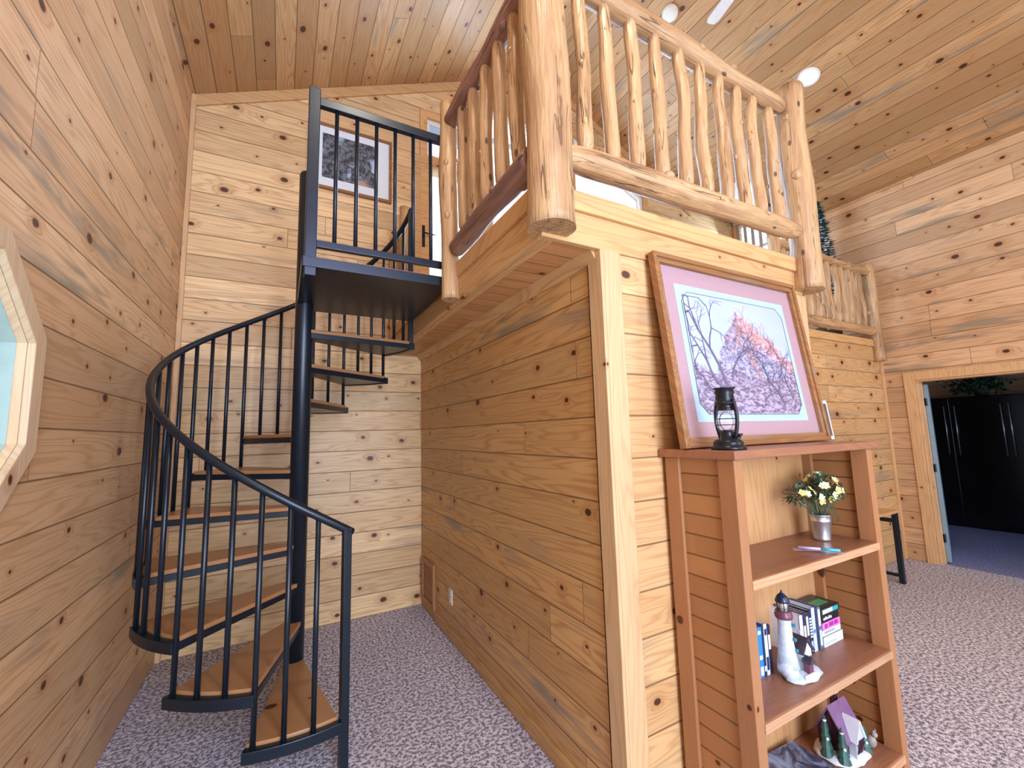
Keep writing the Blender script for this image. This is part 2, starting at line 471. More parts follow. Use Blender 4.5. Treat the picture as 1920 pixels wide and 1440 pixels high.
m = MB()
for i in range(6): m.obox((XR-.06, 3.50+.12*i, 4.52), (.5, .85, 0), .042, (0, 0, 1), .47, .002)
m.box(XR-.085, XR-.04, 3.45, 4.16, 4.985, 5.02)
m.build('vertical_blinds', plain('grey_blind_fabric', (.42, .42, .45), .7), w5)

# ceilings
T = .06
struct(MB().prism([(XL-.15, YF-.15, zc(XL)-.15*SL), (XM, YF-.15, ZR), (XM, YF-.15, ZR+T), (XL-.15, YF-.15, zc(XL)-.15*SL+T)], (0, YB-YF+.3, 0)).build('ceiling', M['ceil']))
m = MB()
def rs(x0, x1, y0, y1): m.prism([(x0, y0, zc(x0+1e-6)), (x1, y0, zc(x1)), (x1, y0, zc(x1)+T), (x0, y0, zc(x0+1e-6)+T)], (0, y1-y0, 0))
rs(XM, XR+.15, YF-.15, YD); rs(XM, XD, YD, YB+.15)
struct(m.build('ceiling_right', M['ceil']))

# rear wall (behind the camera) with two large windows
gable = [(XL-.15, YF, 0), (XR+.15, YF, 0), (XR+.15, YF, zc(XR)), (XM, YF, ZR+.02), (XL-.15, YF, ZE+.02)]
o = struct(MB().prism(gable, (0, -.15, 0)).build('wall_rear', M['wall_xz']))
cut(o, MB().box(-.6, 1.8, YF-.4, YF+.1, .05, 3.0).box(3.3, 5.9, YF-.4, YF+.1, .9, 4.3).box(-.4, 1.4, YF-.4, YF+.1, 3.45, 4.35))
for n, (a, b, z_, t) in (('window_6', (-.6, 1.8, .05, 3.0)), ('window_7', (3.3, 5.9, .9, 4.3)), ('window_8', (-.4, 1.4, 3.45, 4.35))):
    m = MB().box(a-.08, a, YF, YF+.02, z_-.05, t+.08).box(b, b+.08, YF, YF+.02, z_-.05, t+.08).box(a, b, YF, YF+.02, z_-.05, z_).box(a, b, YF, YF+.02, t, t+.08)
    w = struct(m.build(n, M['trim_x']))
    B((a+b)/2-.03, (a+b)/2+.03, YF-.1, YF-.06, z_, t).build('window_sash', M['white'], w)

# block under the loft
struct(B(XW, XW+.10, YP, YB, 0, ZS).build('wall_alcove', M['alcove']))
struct(B(XW, XC, YP, YP+.10, 0, ZS).build('wall_picture', M['pic']))
struct(B(XC-.1, XC, YP+.1, Y2+.1, 0, ZS).build('wall_return', M['wall_yz']))
struct(B(XC, XR, Y2, Y2+.1, 0, ZS).build('wall_loft_front', M['pic']))
# loft deck
struct(MB().box(XF+.02, XC-.02, YP+.02, YB, ZS+.012, ZL).box(XC-.03, XR, Y2+.02, YB, ZS+.012, ZL).build('floor_loft', M['shelf']))
struct(B(XF+.02, XW, YP+.02, YB, ZS-.002, ZS+.012).build('ceiling_soffit', M['soffit']))
# fascia boards and mouldings
struct(MB().box(XF-.03, XF+.02, YP+.02, YB, ZL-.085, ZL+.004).box(XF-.03, XC+.02, YP-.03, YP+.02, ZL-.085, ZL+.004)
       .box(XC-.02, XC+.02, YP+.02, Y2-.03, ZL-.085, ZL+.004).box(XC-.02, XR, Y2-.03, Y2+.02, ZL-.085, ZL+.004).build('trim_1', M['trim_x'], bevel=.004))
struct(MB().box(XF-.012, XF+.02, YP+.02, YB, ZS-.012, ZL-.085).build('trim_2', M['trim_y'], bevel=.004))
struct(MB().box(XF-.012, XC, YP-.012, YP+.02, ZS-.012, ZL-.085).box(XC, XR, Y2-.012, Y2+.02, ZS-.04, ZL-.085).build('trim_3', M['trim_x'], bevel=.004))
struct(B(XF+.02, XF+.06, YP+.02, YB, ZS-.012, ZS).build('trim_4', M['trim_y']))
struct(MB().prism([(XW-.045, YP+.02, ZS-.002), (XW, YP+.02, ZS-.002), (XW, YP+.02, ZS-.055), (XW-.012, YP+.02, ZS-.055)], (0, YB-YP-.02, 0)).build('trim_5', M['trim_y']))
# outer corner boards of the block
struct(B(XW-.018, XW, YP-.018, YP+.075, 0, ZS-.012).build('trim_6', M['trim'], bevel=.004))
struct(B(XW, XW+.10, YP-.018, YP, 0, ZS-.012).build('trim_7', M['trim'], bevel=.004))
struct(B(XL, XL+.035, YB-.03, YB, 0, ZE+.01).build('trim_8', M['trim'], bevel=.006))
m = MB(); n_ = Vector((1, 0, SL)).normalized()
m.prism([(XL+.01, YB-.025, zc(XL+.01)), (XM, YB-.025, ZR), (XM, YB-.025, ZR-.105), (XL+.01, YB-.025, zc(XL+.01)-.105)], (0, .025, 0))
m.prism([(XM, YB-.025, ZR), (XD, YB-.025, zc(XD)), (XD, YB-.025, zc(XD)-.105), (XM, YB-.025, ZR-.105)], (0, .025, 0))
struct(m.build('trim_9', M['trim_x'], bevel=.004))
struct(B(XR-.03, XR, Y2-.03, Y2, 0, ZS-.05).build('trim_10', M['trim'], bevel=.004))
struct(B(XC-.08, XC+.018, YP-.018, YP, 0, ZS-.012).build('trim_11', M['trim'], bevel=.004))
struct(B(XW-.014, XW, YP+.075, YB-.44, 0, .085).build('baseboard_alcove', M['alcove'], bevel=.003))
struct(MB().box(XR-.025, XR, 1.9, YD, zc(XR)-.02, zc(XR)+.0).build('trim_12', M['trim_y']))
# doorway casing
m = MB().box(XR-.022, XR, 2.14, 2.24, 0, 2.22).box(XR-.022, XR, .80, .90, 0, 2.22).box(XR-.022, XR, .90, 2.14, 2.12, 2.22)
m.box(XR-.005, XR+.14, 2.12, 2.139, 0, 2.10).box(XR-.005, XR+.14, .901, .92, 0, 2.10).box(XR-.005, XR+.14, .901, 2.139, 2.10, 2.119).box(XR+.06, XR+.075, 2.105, 2.12, 0, 2.10)
d2 = struct(m.build('door_2', M['trim'], bevel=.003))
m = MB()
dv = Vector((.80, .235, 0)).normalized(); pv = Vector((-dv.y, dv.x, 0))
leaf = MB(); leaf.obox(Vector((XR+.15, 2.10, 1.04))+dv*.38, dv, .38, pv, .02, 1.03); leaf.build('door_leaf', plain('blue_grey_paint', (.22, .32, .38), .4), d2)
for z in (.28, 1.08, 1.86): B(XR+.10, XR+.145, 2.10, 2.122, z-.045, z+.045).build('door_hinge', M['black'], d2)
# far room shell
struct(B(10.0, 10.1, -1.5, 4.0, 0, 2.6).build('wall_far_room', M['wall_yz']))
struct(MB().box(XR+.12, 10.1, 3.9, 4.0, 0, 2.6).box(XR+.12, 10.1, -1.6, -1.5, 0, 2.6).build('wall_far_room_side', M['wall_xz']))
struct(B(XR+.12, 10.1, -1.6, 4.0, 2.6, 2.65).build('ceiling_far_room', M['white']))

# ------------------------------------------------------------------ spiral staircase
CX, CY, RS, NR, RISE, A0, DA = .11, 3.2, .77, 10, .237, -76., 27.5
def pol(r, deg, z): return (CX+r*math.cos(R(deg)), CY+r*math.sin(R(deg)), z)
st = thing('spiral_staircase', (CX, CY, 0), 'black steel spiral staircase with varnished pine treads, rising to the loft beside the left wall', 'staircase')
MB().tube([(CX, CY, 0), (CX, CY, 3.5), (CX, CY, 3.515), (CX, CY, 3.525)], [.057, .057, .05, .02], 28).build('center_pole', M['steel'], st)
MB().lathe([(.1, 0), (.1, .012), (.06, .016)], (CX, CY, 0), 24).build('base_plate', M['steel'], st)
for k in range(NR):
    a = A0-DA*k; b = a-30.5; zt = RISE*(k+1)
    arc = [a+(b-a)*i/10 for i in range(11)]
    mid = (a+b)/2
    def wedge(rin, rout, z, shrink=0.):
        inner = [pol(rin, mid-62, z), pol(rin, mid+62, z)]
        aa = [a-shrink+(b-a+2*shrink)*i/10 for i in range(11)]
        return inner+[pol(rout, t, z) for t in aa]
    t = MB().prism(wedge(.052, RS, zt-.062), (0, 0, .036))
    rim = MB()
    o_ = [pol(RS-.004, x, zt-.068) for x in arc]; p_ = [pol(RS+.034, x, zt-.068) for x in arc[::-1]]
    t.prism(o_+p_, (0, 0, .052))
    tr = t.build('tread', M['steel'], st, bevel=.003)
    MB().prism(wedge(.06, RS-.006, zt-.026, .5), (0, 0, .024)).build('tread_board', M['tread'], tr, bevel=.004)
def zrail(th): return 1.15+.2325/27.5*(A0-th)
RB = RS+.016
for j in range(1, 30):
    th = A0-DA/3*j; k = (j-1)//3
    MB().tube([pol(RB, th, RISE*(k+1)-.066), pol(RB, th, zrail(th))], .0125, 10).build('baluster', M['steel'], st)
th = A0
p = Vector(pol(RB, th+1.2, 0))
MB().obox((p.x, p.y, zrail(th)/2), (math.cos(R(th)), math.sin(R(th)), 0), .02, (-math.sin(R(th)), math.cos(R(th)), 0), .02, zrail(th)/2).build('newel_post', M['steel'], st, bevel=.003)
pts = [pol(RB, A0+3.2-i*2.5, zrail(A0+3.2-i*2.5)) for i in range(int((A0+3.2+351)/2.5)+2)]
MB().tube(pts, .021, 12).build('handrail', M['steel'], st)
e = Vector(pol(RB, 9, 0))
MB().box(e.x-.018, e.x+.018, e.y-.018, e.y+.018, RISE*10-.06, zrail(-351)+.02).build('newel_post', M['steel'], st, bevel=.003)
# landing platform
PX0, PX1, PY0, PY1, PZ = .075, .90, 2.44, 3.34, 2.595
pf = MB().box(PX0, PX1, PY0, PY1, PZ-.05, PZ-.008).box(PX0-.008, PX1, PY0-.012, PY0+.01, PZ-.055, PZ+.002).box(PX0-.012, PX0+.01, PY0, PY1-.1, PZ-.055, PZ+.002).build('platform', M['steel'], st, bevel=.003)
B(PX0+.01, PX1, PY0+.01, PY1, PZ-.008, PZ+.012).build('platform_board', M['tread'], pf)
MB().box(.075, .135, PY0-.005, PY0+.055, PZ-.10, 3.60).box(.08, .13, PY0, PY0+.05, 3.60, 3.612).build('newel_post', M['steel'], st, bevel=.004)
B(.13, .88, PY0+.005, PY0+.045, 3.51, 3.56).build('top_rail', M['steel'], st, bevel=.004)
B(.13, .88, PY0+.008, PY0+.042, 2.665, 2.705).build('bottom_rail', M['steel'], st, bevel=.004)
for i in range(6):
    x = .225+i*.112
    MB().tube([(x, PY0+.025, 2.70), (x, PY0+.025, 3.515)], .0115, 10).build('baluster', M['steel'], st)

# ------------------------------------------------------------------ log railings
def logpart(name, a, b, r0, r1, parent, mat='log', wob=.012, bumps=2, taper=.0, seg=18, n=22, label=None):
    a = Vector(a); b = Vector(b); d = b-a; L = d.length
    ph = [random.uniform(0, 6.28) for _ in range(4)]
    pts = []; rad = []
    for i in range(n+1):
        t = i/n
        x = wob*math.sin(ph[0]+t*4.2)*math.sin(math.pi*min(1, max(0, t*1.04-.02)))+wob*.4*math.sin(ph[1]+t*11)*math.sin(math.pi*t)
        y = wob*math.sin(ph[2]+t*3.7)*math.sin(math.pi*t)
        r = r0+(r1-r0)*t; r *= 1+.045*math.sin(ph[3]+t*9)
        if taper:
            e = min(t, 1-t)*L
            r *= min(1, .5+.5*math.sqrt(min(1, max(0, e/taper))))
        pts.append((x, y, t*L)); rad.append(r)
    m = MB().tube(pts, rad, seg, jit=.012)
    for _ in range(bumps):
        i = random.randint(3, n-4); th = random.uniform(0, 6.28); r = rad[i]
        c = Vector(pts[i])+Vector((math.cos(th)*r*.92, math.sin(th)*r*.92, 0))
        m.ball(c, r*random.uniform(.22, .4), (1, 1, 1.35), 8, 6)
    q = d.to_track_quat('Z', 'Y')
    o = m.build(name, M[mat], parent, loc=a, quat=q)
    if label: o['label'] = label
    return o
random.seed(21)
fr = thing('log_railing', (1.9, 1.375, ZL), 'peeled log railing along the front of the loft above the large framed print', 'railing', None)
logpart('corner_post', (.945, 1.365, 2.443), (.935, 1.355, 4.05), .100, .094, fr, wob=.008, bumps=4, seg=28, n=40)
logpart('post', (2.855, 1.36, 2.45), (2.885, 1.36, 3.83), .085, .082, fr, wob=.01, bumps=3, seg=24, n=30)
logpart('top_rail', (.95, 1.372, 3.70), (2.80, 1.372, 3.665), .062, .056, fr, wob=.012, bumps=6, seg=20, n=44, taper=.1)
logpart('bottom_rail', (.98, 1.375, 2.80), (2.80, 1.355, 2.82), .062, .058, fr, wob=.006, bumps=3, seg=20, n=40, taper=.16)
FT = [(1.144, 3.66), (1.299, 3.66), (1.468, 3.66), (1.636, 3.66), (1.816, 3.66), (1.992, 3.65), (2.152, 3.64), (2.307, 3.63), (2.466, 3.62), (2.63, 3.61)]
FB = [1.15, 1.311, 1.469, 1.636, 1.806, 1.968, 2.139, 2.303, 2.446, 2.636]
for i, ((xt, zt), xb) in enumerate(zip(FT, FB)):
    logpart('baluster', (xb, 1.37, 2.84), (xt, 1.372, zt+.02), .037, .031, fr, wob=.008+.006*(i > 3), bumps=random.randint(1, 4), taper=.05, seg=14, n=24)
sr = thing('log_railing', (.9, 1.9, ZL), 'short log railing between the staircase landing and the thick corner log post', 'railing')
logpart('post', (.885, 2.385, 2.44), (.885, 2.40, 3.755), .056, .055, sr, wob=.007, bumps=2, seg=20, n=30)
logpart('top_rail', (.895, 2.36, 3.615), (.90, 1.42, 3.625), .05, .052, sr, 'log_dark', wob=.01, bumps=3, n=30, label='darker scarred top log')
logpart('bottom_rail', (.90, 2.31, 2.745), (.905, 1.42, 2.775), .052, .056, sr, 'log_dark', wob=.006, bumps=2, n=30, label='darker bark-scarred bottom log')
for (yb, yt) in ((2.19, 2.185), (2.02, 2.03), (1.867, 1.861), (1.695, 1.706), (1.527, 1.546)):
    logpart('baluster', (.90, yb, 2.79), (.90, yt, 3.595), .037, .034, sr, wob=.006, bumps=random.randint(0, 3), taper=.05, seg=14)
br = thing('log_railing', (.93, 4.0, ZL), 'short log railing behind the staircase, against the back wall of the loft', 'railing')
logpart('post', (.94, 3.72, ZL), (.94, 3.72, 3.72), .05, .048, br, wob=.006, bumps=2)
logpart('post', (.94, 4.16, ZL), (.94, 4.16, 3.62), .045, .042, br, wob=.006, bumps=2)
logpart('bottom_rail', (.94, 3.74, 2.80), (.94, 4.15, 2.81), .04, .04, br, wob=.004)
logpart('top_rail', (.94, 3.74, 3.48), (.94, 4.15, 3.46), .04, .036, br, wob=.004)
for y in (3.86, 4.02): logpart('baluster', (.94, y, 2.8), (.94, y, 3.48), .03, .028, br, wob=.005)
rr = thing('log_railing', (5.5, 2.42, ZL), 'distant log railing on the far section of the loft near the right wall', 'railing')
logpart('post', (6.53, 2.40, 2.39), (6.50, 2.40, 3.63), .062, .058, rr, wob=.014, bumps=4)
logpart('post', (4.45, 2.40, 2.45), (4.45, 2.40, 3.60), .06, .058, rr, wob=.01, bumps=2)
logpart('top_rail', (4.5, 2.41, 3.54), (6.46, 2.41, 3.53), .052, .045, rr, wob=.02, bumps=8, n=50)
logpart('bottom_rail', (4.5, 2.41, 2.765), (6.44, 2.41, 2.76), .055, .052, rr, wob=.012, bumps=6, n=50)
x = 4.62
while x < 6.36:
    logpart('baluster', (x, 2.41, 2.79), (x+random.uniform(-.02, .02), 2.41, 3.51), .041, .036, rr, wob=.014, bumps=random.randint(1, 4), taper=.06, seg=12, n=20)
    x += .148

# ------------------------------------------------------------------ bookcase
BX0, BX1, BY0, BY1, BZ = 1.53, 2.635, 1.05, 1.388, 1.495
bc = thing('bookcase', ((BX0+BX1)/2, 1.22, 0), 'reddish pine bookcase with plank sides standing against the picture wall', 'bookcase')
B(BX0-.02, BX1+.03, BY0-.02, YP-.004, BZ, BZ+.036).build('top_board', M['shelf'], bc, bevel=.005)
for x0, x1, xp0, xp1 in ((BX0, BX0+.052, BX0+.014, BX0+.032), (BX1-.052, BX1, BX1-.032, BX1-.014)):
    B(x0, x1, BY0, BY0+.075, 0, BZ).build('upright', M['stile'], bc, bevel=.004)
    B(x0, x1, BY1-.075, BY1, 0, BZ).build('upright', M['stile'], bc, bevel=.004)
    B(xp0, xp1, BY0+.075, BY1-.075, .02, BZ).build('side_panel', M['side'], bc)
B(BX0+.03, BX1-.03, BY1-.028, BY1-.012, .02, BZ).build('back_panel', M['bback'], bc)
for z in (1.042, .545, .09):
    B(BX0+.045, BX1-.045, BY0+.004, BY1-.028, z-.034, z).build('shelf', M['shelf'], bc, bevel=.003)
    B(BX0+.045, BX1-.045, BY0-.004, BY0+.004, z-.034, z-.001).build('shelf_edge', M['edge'], bc)
B(BX0+.05, BX1-.05, BY0+.01, BY0+.03, 0, .056).build('plinth', M['stile'], bc)

# ------------------------------------------------------------------ large framed print leaning on the wall
def picmat(name):
    g = G(name); x, y, z = g.xyz()          # x across 0..1, y up 0..1 in local metres
    nb = g.noise(g.vec(x, y, 0.), 7., 5., .65, .4)
    nf = g.noise(g.vec(x*1., y*2.2, 0.), 24., 5., .75, 1.2)
    sky = g.mix(g.noise(g.vec(x, y*2., 0.), 3., 2.), (.36, .44, .66), (.48, .55, .74))
    # crag: peaked silhouette, long slope to the right
    h = .56-((x-.40).abs()*(.62+((x-.40).lt(0.))*.75))+(nb-.5)*.16
    m1 = (h-y).ramp(0., .015)
    rock = g.mix(nf.ramp(.40, .60), (.13, .11, .20), (.44, .44, .60))
    warm = g.mix(nf.ramp(.40, .60), (.42, .15, .17), (.72, .46, .44))
    lit = (x-.40+(y-.5)*.1).ramp(-.03, .05)*(y-(x-.4)*-.55).ramp(.40, .50)
    rk = g.mix(lit*.85, rock, warm)
    h2 = .22+(nb-.5)*.2+(x-.5)*(x-.5)*.15
    m2 = (h2-y).ramp(0., .03)
    ground = g.mix(nf.ramp(.42, .60), (.14, .10, .16), (.44, .38, .50))
    c = g.mix(m1, sky, rk); c = g.mix(m2, c, ground)
    # far trees haze right
    g.color(c); g.b.inputs['Roughness'].default_value = .25
    return g.m
PWD, PHT = 1.17, .93
Bl = Vector((1.50, 1.262, 1.533)); Tl = Vector((1.478, 1.372, 2.452))
ax = Vector((1, 0, 0)); up = (Tl-Bl); PHT = up.length; up.normalize()
up = (up-ax*up.dot(ax)).normalized(); nrm = ax.cross(up)      # points toward the viewer (-Y)
if nrm.y > 0: nrm = -nrm
PM = Matrix(((ax.x, up.x, nrm.x, Bl.x), (ax.y, up.y, nrm.y, Bl.y), (ax.z, up.z, nrm.z, Bl.z), (0, 0, 0, 1)))
pic = thing('framed_print', Bl, 'large framed print of a rocky peak with pink mat, leaning above the bookcase', 'picture frame')
Q = PM.to_3x3().to_quaternion()
def pl(m, name, mat, parent=pic, off=(0, 0, 0), bevel=0.):
    return m.build(name, mat, parent, bevel=bevel, loc=PM @ Vector(off), quat=Q)
fw = .052
F1 = lambda d0, d1, z0, z1: MB().prism([(d0, d0, z0), (PWD-d0, d0, z0), (PWD-d1, d1, z0), (d1, d1, z0)], (0, 0, z1-z0)).prism([(d0, PHT-d0, z0), (PWD-d0, PHT-d0, z0), (PWD-d1, PHT-d1, z0), (d1, PHT-d1, z0)], (0, 0, z1-z0)).prism([(d0, d0, z0), (d0, PHT-d0, z0), (d1, PHT-d1, z0), (d1, d1, z0)], (0, 0, z1-z0)).prism([(PWD-d0, d0, z0), (PWD-d0, PHT-d0, z0), (PWD-d1, PHT-d1, z0), (PWD-d1, d1, z0)], (0, 0, z1-z0))
pl(F1(0, .022, -.012, .026), 'frame', M['oak'], bevel=.004)
pl(F1(.020, .046, -.008, .016), 'frame_lip', M['oak'], bevel=.003)
pl(MB().box(.03, PWD-.03, .03, PHT-.03, -.012, -.004), 'mat_board', plain('pink_mat', (.40, .25, .27), .8, nz=.04))
a0 = .135
pl(MB().box(a0, PWD-a0, a0-.02, PHT-a0, -.004, -.002), 'inner_mat', plain('pale_blue_mat', (.38, .52, .64), .8, nz=.03))
# printed picture: octagon-cut panel
i0 = a0+.035
X0, X1, Y0_, Y1_ = i0, PWD-i0, i0-.02, PHT-i0
cc = .05
pan = MB().prism([(X0+cc, Y0_, 0), (X1-cc, Y0_, 0), (X1, Y0_+cc, 0), (X1, Y1_-cc, 0), (X1-cc, Y1_, 0), (X0+cc, Y1_, 0), (X0, Y1_-cc, 0), (X0, Y0_+cc, 0)], (0, 0, .001))
pan.v = [((x-X0), (y-Y0_), z) for x, y, z in pan.v]
pl(pan, 'print', picmat('landscape_print'), off=(X0, Y0_, -.002))
ring = [(X0+cc, Y0_), (X1-cc, Y0_), (X1, Y0_+cc), (X1, Y1_-cc), (X1-cc, Y1_), (X0+cc, Y1_), (X0, Y1_-cc), (X0, Y0_+cc)]
m = MB(); m.tube([(x, y, 0) for x, y in ring+ring[:1]], .0016, 6); pl(m, 'print_border', plain('thin_grey_line', (.16, .18, .2), .7))
random.seed(5)
def ribbon(m, p, q, w0, w1, z):
    p = Vector(p); q = Vector(q); d = (q-p); n = Vector((-d.y, d.x)).normalized()
    m.add([(p.x-n.x*w0, p.y-n.y*w0, z), (p.x+n.x*w0, p.y+n.y*w0, z), (q.x+n.x*w1, q.y+n.y*w1, z), (q.x-n.x*w1, q.y-n.y*w1, z)], [(0, 1, 2, 3)])
def branch(m, p, ang, L, w, depth):
    p = Vector(p)
    for s in range(4):
        ang += random.uniform(-.45, .45)
        q = p+Vector((math.cos(ang), math.sin(ang)))*L/4
        q.x = min(max(q.x, X0+.012), X1-.012); q.y = min(max(q.y, Y0_+.012), Y1_-.02)
        ribbon(m, p, q, w*(1-s*.18), w*(1-(s+1)*.18), 0.)
        if depth > 0 and s > 0:
            branch(m, q, ang+random.choice((-1, 1))*random.uniform(.5, 1.1), L*.55, w*.5, depth-1)
        p = q
m = MB()
for (fx, fy, an, L, w_) in ((.27, .22, 1.75, .42, .011), (.23, .20, 2.0, .34, .009), (.33, .30, 1.5, .26, .008), (.14, .16, 2.1, .2, .006), (.80, .10, 2.3, .24, .008), (.92, .14, 1.7, .22, .006), (.6, .10, .6, .16, .005)):
    branch(m, (X0+fx*(X1-X0), Y0_+fy*(Y1_-Y0_)), an, L, w_, 3)
pl(m, 'printed_trees', plain('dark_purple_ink', (.13, .11, .18), .5), off=(0, 0, .0005))
m = MB()
for (fx, fy, an, L, w_) in ((.63, .30, 2.0, .24, .006), (.60, .36, 2.2, .22, .005), (.56, .42, 2.0, .18, .004)):
    branch(m, (X0+fx*(X1-X0), Y0_+fy*(Y1_-Y0_)), an, L, w_, 3)
pl(m, 'printed_lit_trees', plain('orange_ink', (.60, .25, .18), .5), off=(0, 0, .0004))
# thin picture-glass

# small frame behind it
sf = thing('photo_frame', (2.6, 1.36, 1.531), 'small upright photo frame with pale edge, half hidden behind the big framed print', 'picture frame')
a = Vector((2.42, 1.335, 1.533))
mm = Matrix.Translation(a) @ Matrix.Rotation(R(-6), 4, 'X')
MB().box(0, .495, 0, .012, 0, .235).xf(mm).build('frame', M['white'], sf, bevel=.003)
MB().box(.02, .475, -.003, 0, .02, .215).xf(mm).build('photo', plain('dark_photo', (.08, .07, .09), .3), sf)

# ------------------------------------------------------------------ oil lantern
LX, LY, LZ = 1.585, 1.105, 1.531
def arcpts(f, n): return [f(i/n) for i in range(n+1)]
lt = thing('oil_lantern', (LX, LY, LZ), 'small black oil lantern with glass globe standing on the bookcase top', 'lantern')
KL = 1.38
def lan(m):
    m.v = [(LX+(a-LX)*KL, LY+(b-LY)*KL, LZ+(c-LZ)*KL) for a, b, c in m.v]; return m
lan(MB().lathe([(.046, 0), (.048, .004), (.046, .010), (.040, .013), (.041, .019), (.036, .028), (.020, .034), (.017, .046), (.019, .052), (.010, .056)], (LX, LY, LZ), 28)).build('fuel_tank', M['black'], lt)
lan(MB().tube([(LX+.030, LY-.008, LZ+.024), (LX+.037, LY-.010, LZ+.040)], .007, 10).lathe([(.010, 0), (.010, .006)], (LX+.038, LY-.010, LZ+.040), 12)).build('filler_cap', M['black'], lt)
lan(MB().lathe([(.014, .056), (.026, .064), (.0295, .078), (.0275, .092), (.017, .108), (.014, .114)], (LX, LY, LZ), 24)).build('glass_globe', glass('lantern_glass', (.9, .95, 1.), .16), lt)
lan(MB().lathe([(.028, .114), (.024, .120), (.021, .132), (.030, .134), (.030, .137), (.023, .140), (.026, .148), (.024, .160), (.027, .166), (.025, .176), (.031, .178), (.031, .181), (.008, .183)], (LX, LY, LZ), 24)).build('chimney', M['black'], lt)
for s in (-1, 1):
    pts = [(LX+s*.0, LY+s*.036, LZ+.03)]
    pts = [(LX, LY+s*(.022+.012*math.sin(math.pi*t)), LZ+.03+.125*t) for t in [i/8 for i in range(9)]]
    lan(MB().tube(pts, .0055, 8)).build('side_tube', M['black'], lt)
m = MB()
for zz in (.072, .09):
    m.tube([(LX+.0315*math.cos(t), LY+.0315*math.sin(t), LZ+zz) for t in [i*math.pi/12 for i in range(25)]], .0012, 6)
m.tube([(LX+.030*math.cos(t)*1.05, LY, LZ+.083+.027*math.sin(t)) for t in [i*math.pi/12 for i in range(25)]], .0013, 6)
lan(m).build('globe_guard', M['black'], lt)
lan(MB().tube([(LX-.03, LY, LZ+.056), (LX-.036, LY-.004, LZ+.05), (LX-.044, LY-.006, LZ+.03), (LX-.042, LY-.006, LZ+.02)], .0012, 6).tube([(LX-.03, LY, LZ+.056), (LX+.03, LY, LZ+.056)], .002, 6)).build('wire_bail', M['black'], lt)

# ------------------------------------------------------------------ flowers in galvanised pail
FX, FY, FZ = 2.42, 1.215, 1.042
fl = thing('flower_pail', (FX, FY, FZ), 'small galvanised pail of artificial yellow flowers on the upper shelf of the bookcase', 'flowers')
MB().lathe([(.034, 0), (.037, .003), (.038, .012), (.0375, .014), (.045, .095), (.047, .098), (.045, .101), (.047, .124), (.049, .127), (.047, .130), (.044, .128), (.040, .05)], (FX, FY, FZ), 32).build('pail', M['galv'], fl)
random.seed(11)
GREEN = plain('dark_leaf_green', (.045, .11, .06), .5, nz=.5, ns=60.)
YEL = plain('yellow_petals', (.86, .74, .22), .5, nz=.2, ns=80.)
YEL2 = plain('cream_yellow_petals', (.90, .84, .45), .5, nz=.15, ns=80.)
def bouq_pt(i, n, spread=1.):
    # main dome + drooping side bunch toward the left/back
    if i % 4 == 0:
        c = Vector((FX-.13, FY+.02, FZ+.22)); r = (.085, .06, .065)
    else:
        c = Vector((FX+.015, FY-.01, FZ+.235)); r = (.105, .085, .095)
    th = random.uniform(0, 6.28); u = random.uniform(-.35, 1.)
    s_ = math.sqrt(max(0, 1-u*u)); d = Vector((math.cos(th)*s_, math.sin(th)*s_, u))
    return c+Vector((d.x*r[0], d.y*r[1], d.z*r[2]))*spread, d
m = MB()
for i in range(900):
    p, d = bouq_pt(i, 420, random.uniform(.35, 1.02))
    d = (d+Vector((random.uniform(-.5, .5), random.uniform(-.5, .5), random.uniform(-.5, .3)))).normalized()
    L = random.uniform(.016, .034); w_ = L*.2
    s_ = d.cross(Vector((0, 0, 1))); s_ = s_.normalized() if s_.length > .01 else Vector((1, 0, 0))
    m.add([p, p+d*L*.5+s_*w_, p+d*L+Vector((0, 0, -.005)), p+d*L*.5-s_*w_], [(0, 1, 2, 3)], True)
m.build('leaves', GREEN, fl)['kind'] = 'stuff'
m = MB()
for i in range(26):
    p, d = bouq_pt(i, 26, .75); m.tube([(FX+random.uniform(-.03, .03), FY+random.uniform(-.03, .03), FZ+.10), ((FX+p.x)/2, (FY+p.y)/2, FZ+.17), p], .0016, 5)
for sx in (.05, .08, .095):
    m.tube([(FX+.02, FY-.02, FZ+.14), (FX+sx*.9, FY-.02, FZ+.165), (FX+sx*1.15, FY-.03, FZ+.12), (FX+sx*1.15, FY-.03, FZ+.085)], .0018, 5)
m.build('stems', GREEN, fl)
for i in range(44):
    p, d = bouq_pt(i, 44, 1.05)
    if d.y > .5: d.y *= -1; p.y = 2*FY-p.y
    m = MB(); s_ = d.cross(Vector((.1, .2, 1))).normalized(); t_ = d.cross(s_)
    r = random.uniform(.015, .023)
    for kx in range(5):
        a = kx*2*math.pi/5; e1 = s_*math.cos(a)+t_*math.sin(a); e2 = d.cross(e1)
        m.add([p, p+e1*r*.6+e2*r*.4+d*.004, p+e1*r+d*.006, p+e1*r*.6-e2*r*.4+d*.004], [(0, 1, 2, 3)], True)
    m.ball(p+d*.003, r*.28, seg=6, rings=4)
    m.build('flower', random.choice((YEL, YEL2, YEL2)), fl)

